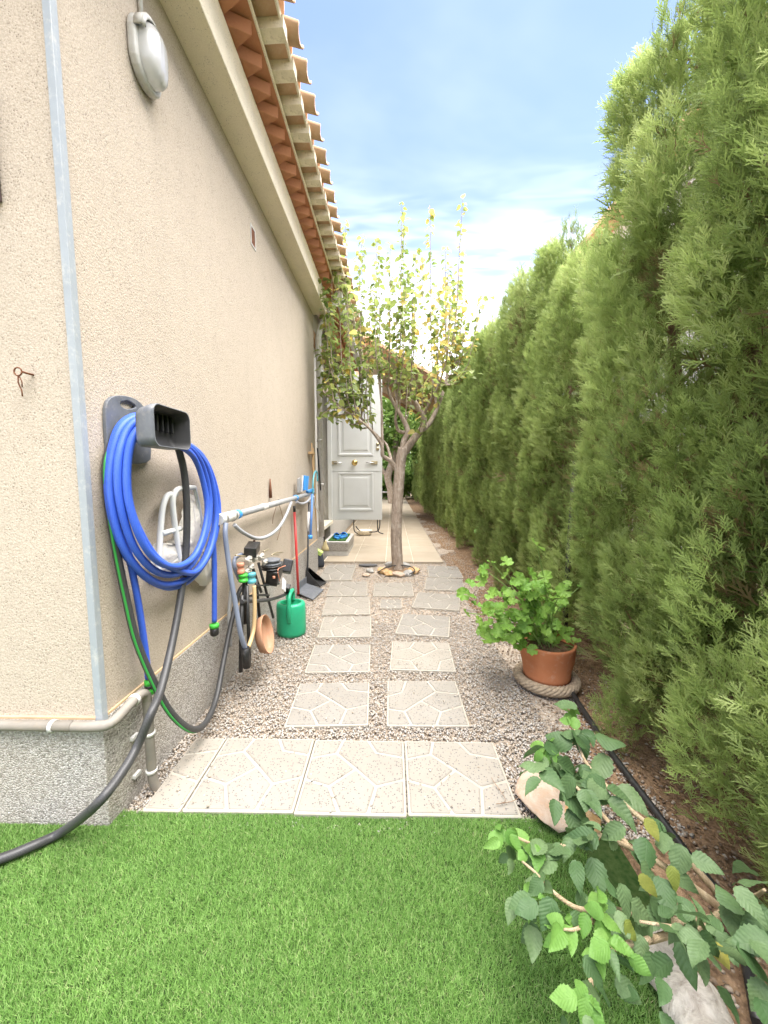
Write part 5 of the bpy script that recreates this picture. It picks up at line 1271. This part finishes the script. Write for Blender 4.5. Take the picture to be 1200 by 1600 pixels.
# ------------------------------------------------------------------ step, mat and clogs
st = thing('step', (-.8, 6, 0), 'two tone concrete doorstep block in front of the white door', 'step')
sx0, sx1, sy0, sy1 = -1.03, -.655, 5.56, 6.40
mb = MB(); mb.box(sx0, sx1 - .012, sy0 + .012, sy1, -.05, .09); mb.build('step_foot', 'concrete_white', st, bevel=.004)
mb = MB(); mb.box(sx0, sx1 - .003, sy0 + .003, sy1, .092, .205); mb.build('step_block', 'plinth_grit', st, bevel=.004)
mb = MB(); mb.box(sx0, sx1, sy0, sy1 + .003, .207, .232); mb.build('step_top', 'concrete_white', st, bevel=.004)
mb = MB(); mb.box(sx0 + .06, sx1 - .05, sy0 + .06, sy1 - .1, .234, .247); tag(mb.build('door_mat', 'mat_green', bevel=.004), 'green turf door mat on the step', 'mat')
for k, (dx2, dy2, rz) in enumerate(((-.86, 5.80, .25), (-.77, 5.88, -.1))):
    cg = thing('clog', (dx2, dy2, .247), ('blue plastic clog on the green mat, the one nearer the wall', 'blue plastic clog on the green mat, the one nearer the patio')[k], 'clog', 'pair of blue clogs')
    T = Matrix.Translation((dx2, dy2, .247)) @ Matrix.Rotation(R(90) + rz, 4, 'Z')
    m = MB(); outline = [(.14 * math.cos(a), (.05 + .008 * math.cos(a)) * math.sin(a)) for a in [i * math.pi / 10 for i in range(20)]]
    m.prism(outline, 0, .025, lambda a, b, h: T @ Vector((a, b, h))); m.build('sole', 'blue_plastic', cg, bevel=.006)
    m = MB(); vs_ = []; nn_ = 9
    for i, (xx, wd, hh2) in enumerate(((.02, .052, .075), (.06, .056, .07), (.10, .05, .055), (.135, .03, .03))):
        for j in range(nn_): a = math.pi * j / (nn_ - 1); vs_.append(T @ Vector((xx, wd * math.cos(a), .012 + hh2 * math.sin(a))))
    m.add(vs_, [(i * nn_ + j, i * nn_ + j + 1, (i + 1) * nn_ + j + 1, (i + 1) * nn_ + j) for i in range(3) for j in range(nn_ - 1)], 0, True); o_ = m.build('upper', 'blue_plastic', cg); s_ = o_.modifiers.new('t', 'SOLIDIFY'); s_.thickness = .006
    m = MB(); m.tube(smooth([T @ Vector((.02, .052, .03)), T @ Vector((-.08, .05, .05)), T @ Vector((-.135, 0, .055)), T @ Vector((-.08, -.05, .05)), T @ Vector((.02, -.052, .03))], 6), .009, 6, flat=.5); m.build('strap', 'blue_plastic', cg)

# ------------------------------------------------------------------ white door, standing open across the alley
DY = 6.47; dx0 = onY(515, 700, DY).x; dx1 = onY(597, 700, DY).x; dz0 = onY(556, 812, DY).z; dz1 = onY(556, 586, DY).z
door = thing('door', (dx0, DY, dz0), 'white panelled door standing open on the step at the end of the wall', 'door')
dw, dh = dx1 - dx0, dz1 - dz0
mb = MB(); mb.box(dx0, dx1, DY, DY + .04, dz0, dz1); leaf = mb.build('door_leaf', 'paint_white', door, bevel=.003)
zk = onY(556, 723, DY).z; zl = onY(556, 735, DY).z
def panel(z0, z1):
    x0, x1 = dx0 + dw * .16, dx1 - dw * .17
    m = MB()
    def fr(i, y): return [(x0 + i, y, z0 + i), (x1 - i, y, z0 + i), (x1 - i, y, z1 - i), (x0 + i, y, z1 - i)]
    rings = [fr(0, DY - .0005), fr(.004, DY - .012), fr(.028, DY - .012), fr(.045, DY - .002), fr(.075, DY - .002), fr(.10, DY - .010)]
    vs_ = sum(rings, []); m.add(vs_, [(i * 4 + j, i * 4 + (j + 1) % 4, (i + 1) * 4 + (j + 1) % 4, (i + 1) * 4 + j) for i in range(5) for j in range(4)] + [(20, 21, 22, 23)], 0)
    m.build('panel', 'paint_panel', door)
panel(onY(556, 798, DY).z, onY(556, 738, DY).z); panel(onY(556, 712, DY).z, dz1 - .14)
mb = MB(); mb.box(dx0 + .01, dx1 - .01, DY - .006, DY - .0005, zl - .012, zl + .004); mb.build('rail_bead', 'paint_panel', door, bevel=.002)
kx = onY(554, 723, DY).x
kr = Matrix.Rotation(R(90), 3, 'X')
m = MB(); m.lathe([(.0, -.002), (.05, -.002), (.05, .006), (.03, .012), (.016, .02), (.016, .035), (.034, .045), (.04, .06), (.034, .075), (.015, .082), (0, .083)], (kx, DY, zk), 20, mat=kr); m.build('knob', 'brass', door)
for a, s in ((522, 1), (585, -1)):
    bx_ = onY(a, 722, DY).x
    mb = MB(); mb.box(bx_ - .055, bx_ + .055, DY - .018, DY - .001, zk - .028, zk + .028); b_ = mb.build('bolt', 'brass_dull', door, bevel=.004)
    mb = MB(); mb.tube([(bx_, DY - .022, zk), (bx_ + s * .14, DY - .022, zk)], .009, 8); mb.build('bolt_rod', 'steel', b_)
lx = onY(590, 705, DY).x
m = MB(); m.lathe([(0, -.001), (.03, -.001), (.03, .01), (.012, .014), (0, .014)], (lx, DY, onY(590, 701, DY).z), 14, mat=Matrix.Diagonal((1, 1, 1)) @ kr); m.build('lock', 'brass_dull', door)
m = MB(); m.lathe([(0, -.001), (.026, -.001), (.026, .012), (0, .012)], (lx, DY, onY(590, 694, DY).z), 14, mat=kr); m.build('lock', 'brass_dull', door)
for py in (672, 790):
    mb = MB(); q = onY(514, py, DY); mb.tube([q + Vector((0, -.004, -.06)), q + Vector((0, -.004, .06))], .012, 8); mb.build('hinge', 'steel', door)

# washing stand with a basin beyond the door
ws = thing('basin_stand', onZ(575, 836, 0), 'black wire stand with a cream basin seen under the open door', 'stand')
YB = 7.6
for a, b in ((553, 556), (590, 595)):
    m = MB(); m.tube(smooth([onY(a, 800, YB), onY(a, 826, YB), onY(a + 3, 832, YB), onY(b + 4, 834, YB)], 4), .011, 6); m.build('leg', 'black_plastic', ws)
m = MB(); m.tube(smooth([onY(556, 822, YB - .1), onY(564, 830, YB - .1), onY(586, 831, YB - .1), onY(593, 824, YB - .1), onY(593, 802, YB - .1)], 4), .011, 6); m.build('rail', 'black_plastic', ws)
c_ = onY(570, 838, YB); m = MB(); m.lathe([(.10, .0), (.14, .03), (.15, .09), (.155, .1), (.145, .1), (.13, .04), (0, .03)], (c_.x, YB, .02), 20); m.build('basin', 'mortar', ws)

# ------------------------------------------------------------------ porch roof further back, planks on rafters
pr_ = thing('porch', (0, 11, 0), 'sloping wooden porch roof over the far end of the alley', 'porch')
ez, tz, ex, tx = 3.27, 4.40, 1.10, -.92; y0p, y1p = 8.7, 13.3
sl_ = (tz - ez) / (tx - ex); npl = 34
ang = math.atan(sl_)
for i in range(npl):
    s0 = i / npl; s1 = (i + .86) / npl
    xa, xb = ex + (tx - ex) * s0, ex + (tx - ex) * s1; za, zb2 = ez + (tz - ez) * s0, ez + (tz - ez) * s1
    m = MB(); m.add([(xa, y0p, za), (xb, y0p, zb2), (xb, y1p, zb2), (xa, y1p, za), (xa, y0p, za + .03), (xb, y0p, zb2 + .03), (xb, y1p, zb2 + .03), (xa, y1p, za + .03)], [(0, 3, 2, 1), (4, 5, 6, 7), (0, 1, 5, 4), (1, 2, 6, 5), (2, 3, 7, 6), (3, 0, 4, 7)])
    m.build('plank', 'plank_wood', pr_)
for yy in (8.72, 10.2, 11.7, 13.2):
    m = MB(); m.add([(ex, yy, ez - .10), (tx, yy, tz - .10), (tx, yy, tz - .004), (ex, yy, ez - .004), (ex, yy + .07, ez - .10), (tx, yy + .07, tz - .10), (tx, yy + .07, tz - .004), (ex, yy + .07, ez - .004)], [(0, 1, 2, 3), (4, 7, 6, 5), (0, 4, 5, 1), (1, 5, 6, 2), (2, 6, 7, 3), (3, 7, 4, 0)]); m.build('rafter', 'beam_wood', pr_)
m = MB(); m.add([(ex + .12, y0p - .08, ez - .03), (tx - .3, y0p - .08, tz + .20), (tx - .3, y1p + .08, tz + .20), (ex + .12, y1p + .08, ez - .03), (ex + .12, y0p - .08, ez + .04), (tx - .3, y0p - .08, tz + .27), (tx - .3, y1p + .08, tz + .27), (ex + .12, y1p + .08, ez + .04)], [(0, 3, 2, 1), (4, 5, 6, 7), (0, 1, 5, 4), (1, 2, 6, 5), (2, 3, 7, 6), (3, 0, 4, 7)]); m.build('roof_cover', 'clay_tile', pr_)
for yy in (13.1,):
    m = MB(); m.box(1.25, 1.34, yy, yy + .09, -.02, 3.22); m.build('post', 'beam_wood', pr_, bevel=.005)

# ------------------------------------------------------------------ garden beyond the alley
def leaf_cloud(n, c, rad, size, tmean, seed, mat='far_leaf', clumps=40):
    r = np.random.RandomState(seed); cc = r.normal(size=(clumps, 3)); cc = cc / np.linalg.norm(cc, axis=1, keepdims=True) * r.uniform(.35, 1, (clumps, 1)) ** .5
    ci = r.randint(0, clumps, n); P_ = np.array(c) + (cc[ci] + r.normal(0, .17, (n, 3))) * np.array(rad); ct = np.clip(r.normal(tmean, .2, clumps), 0, 1)
    a = norm(r.normal(size=(n, 3)) + np.array([0, 0, -.3])); b = norm(np.cross(a, r.normal(size=(n, 3)))); s = r.uniform(.6, 1.2, n)[:, None] * size
    V = np.stack([P_, P_ + a * s * .5 + b * s * .28, P_ + a * s, P_ + a * s * .5 - b * s * .28], 1)
    F = np.arange(n * 4).reshape(n, 4)
    return np_mesh('crown', V.reshape(-1, 3), F, [mat], {'tint': np.repeat(np.clip(ct[ci] + r.normal(0, .12, n), 0, 1), 4)})
ft = thing('garden_tree', onZ(612, 787, 0), 'thick leaning tree trunk with bright leaves beyond the patio', 'tree')
YF = ft.location.y
m = MB(); pp = smooth([onY(612, 788, YF), onY(610, 765, YF), onY(606, 745, YF), onY(612, 725, YF), onY(618, 700, YF), onY(622, 660, YF)], 4); m.tube(pp, [.16] * 4 + [.15] * 4 + [.17 - .005 * i for i in range(len(pp) - 8)], 10); m.build('trunk', 'pear_bark', ft)
m = MB(); pp = smooth([onY(606, 745, YF), onY(598, 735, YF), onY(588, 715, YF), onY(580, 690, YF)], 4); m.tube(pp, .09, 8); m.build('limb', 'pear_bark', ft)
tag(mobj('crown', leaf_cloud(8500, (.6, YF + .6, 4.0), (2.6, 1.6, 1.9), .24, .6, 3), ft), kind='stuff')
for k, (cx_, cy_, rx_, h_, lab, sd2) in enumerate(((-.3, 20.5, 1.5, 2.3, 'leafy green shrub at the far end of the alley, left of the trunk', 5), (2.2, 21.5, 1.6, 3.2, 'bright leafy shrub at the far end of the alley by the hedge', 6), (-3.2, 21, 1.8, 2.6, 'leafy shrub beyond the patio behind the open door', 7), (.9, 23.5, 3.6, 4.6, 'tall green bushes closing the far end of the alley', 8))):
    b_ = thing('garden_shrub', (cx_, cy_, 0), lab, 'shrub')
    tag(mobj('crown', leaf_cloud(9000, (cx_, cy_, h_ * .5), (rx_, .9, h_ * .5), .23, .5 if k % 2 else .35, sd2), b_), kind='stuff')
    m = MB(); m.tube([(cx_, cy_, -.02), (cx_ + .1, cy_, h_ * .6)], [.06, .03], 7); m.build('trunk', 'pear_bark', b_)
bench = thing('garden_bench', (-.55, 18.6, 0), 'white bench seat between the open door and the far trunk', 'bench')
for z_ in (.42, .46): pass
m = MB(); m.box(-1.4, .0, 18.4, 18.8, .42, .47); m.build('seat', 'concrete_white', bench, bevel=.01)
for xx in (-1.3, -.2): m = MB(); m.box(xx, xx + .12, 18.45, 18.75, -.02, .419); m.build('leg', 'concrete_white', bench, bevel=.01)
wl = MB(); wl.box(-6, 3.5, 26, 26.2, -.02, 1.2); tag(wl.build('boundary_wall', 'stucco_white'), 'pale garden wall at the far end behind the shrubs', 'wall')

# ------------------------------------------------------------------ neighbour beyond the hedge
nb = thing('neighbour_house', (8, 6, 0), 'white neighbouring house with orange tile roof glimpsed through the hedge', 'house')
mb = MB(); mb.box(4.6, 12, 1, 10.5, -.05, 6.4); mb.build('wall', 'stucco_white', nb)
mb = MB(); mb.prism([(4.2, 6.3), (4.2, 6.42), (8.3, 8.0), (12.4, 6.42), (12.4, 6.3)], .6, 10.9, lambda a, b, h: Vector((a, h, b))); mb.build('roof', 'clay_tile', nb)
for yy in (3, 6.5):
    mb = MB(); mb.box(4.56, 4.62, yy, yy + 1.1, 1.0, 2.2); w_ = mb.build('window', 'dark_shutter', nb); mb = MB(); mb.box(4.54, 4.66, yy - .06, yy + 1.16, .93, .998); mb.build('sill', 'concrete_white', w_)
rr2 = random.Random(4); y = -.2; mreed = None
fe = thing('reed_screen', (1.93, 4, 0), 'brown reed screen fixed low behind the hedge', 'fence')
m = MB()
for i in range(620):
    yy = -.3 + i * .0155; m.tube([(1.93 + rr2.uniform(-.006, .006), yy, 0), (1.93 + rr2.uniform(-.01, .01), yy + rr2.uniform(-.01, .01), 1.5 + rr2.uniform(-.05, .05))], rr2.uniform(.004, .0065), 4, caps=False)
tag(m.build('reeds', 'dead_twig', fe), kind='stuff')
for z_ in (.3, .8, 1.3):
    m = MB(); m.tube([(1.92, -.3, z_), (1.92, 9.3, z_)], .003, 4); m.build('tie_wire', 'steel', fe)
# loose dry stem lying on the front slab, bits of litter on the lawn
dt = MB(); dt.tube(smooth([onZ(768, 1215, .03), onZ(772, 1222, .032), onZ(790, 1250, .034), onZ(775, 1256, .03), onZ(800, 1252, .03), onZ(812, 1245, .034)], 5), .0011, 5)
tag(dt.build('dry_tendril', 'dead_twig'), 'thin dry tendril lying on the front slab near the rock', 'tendril')
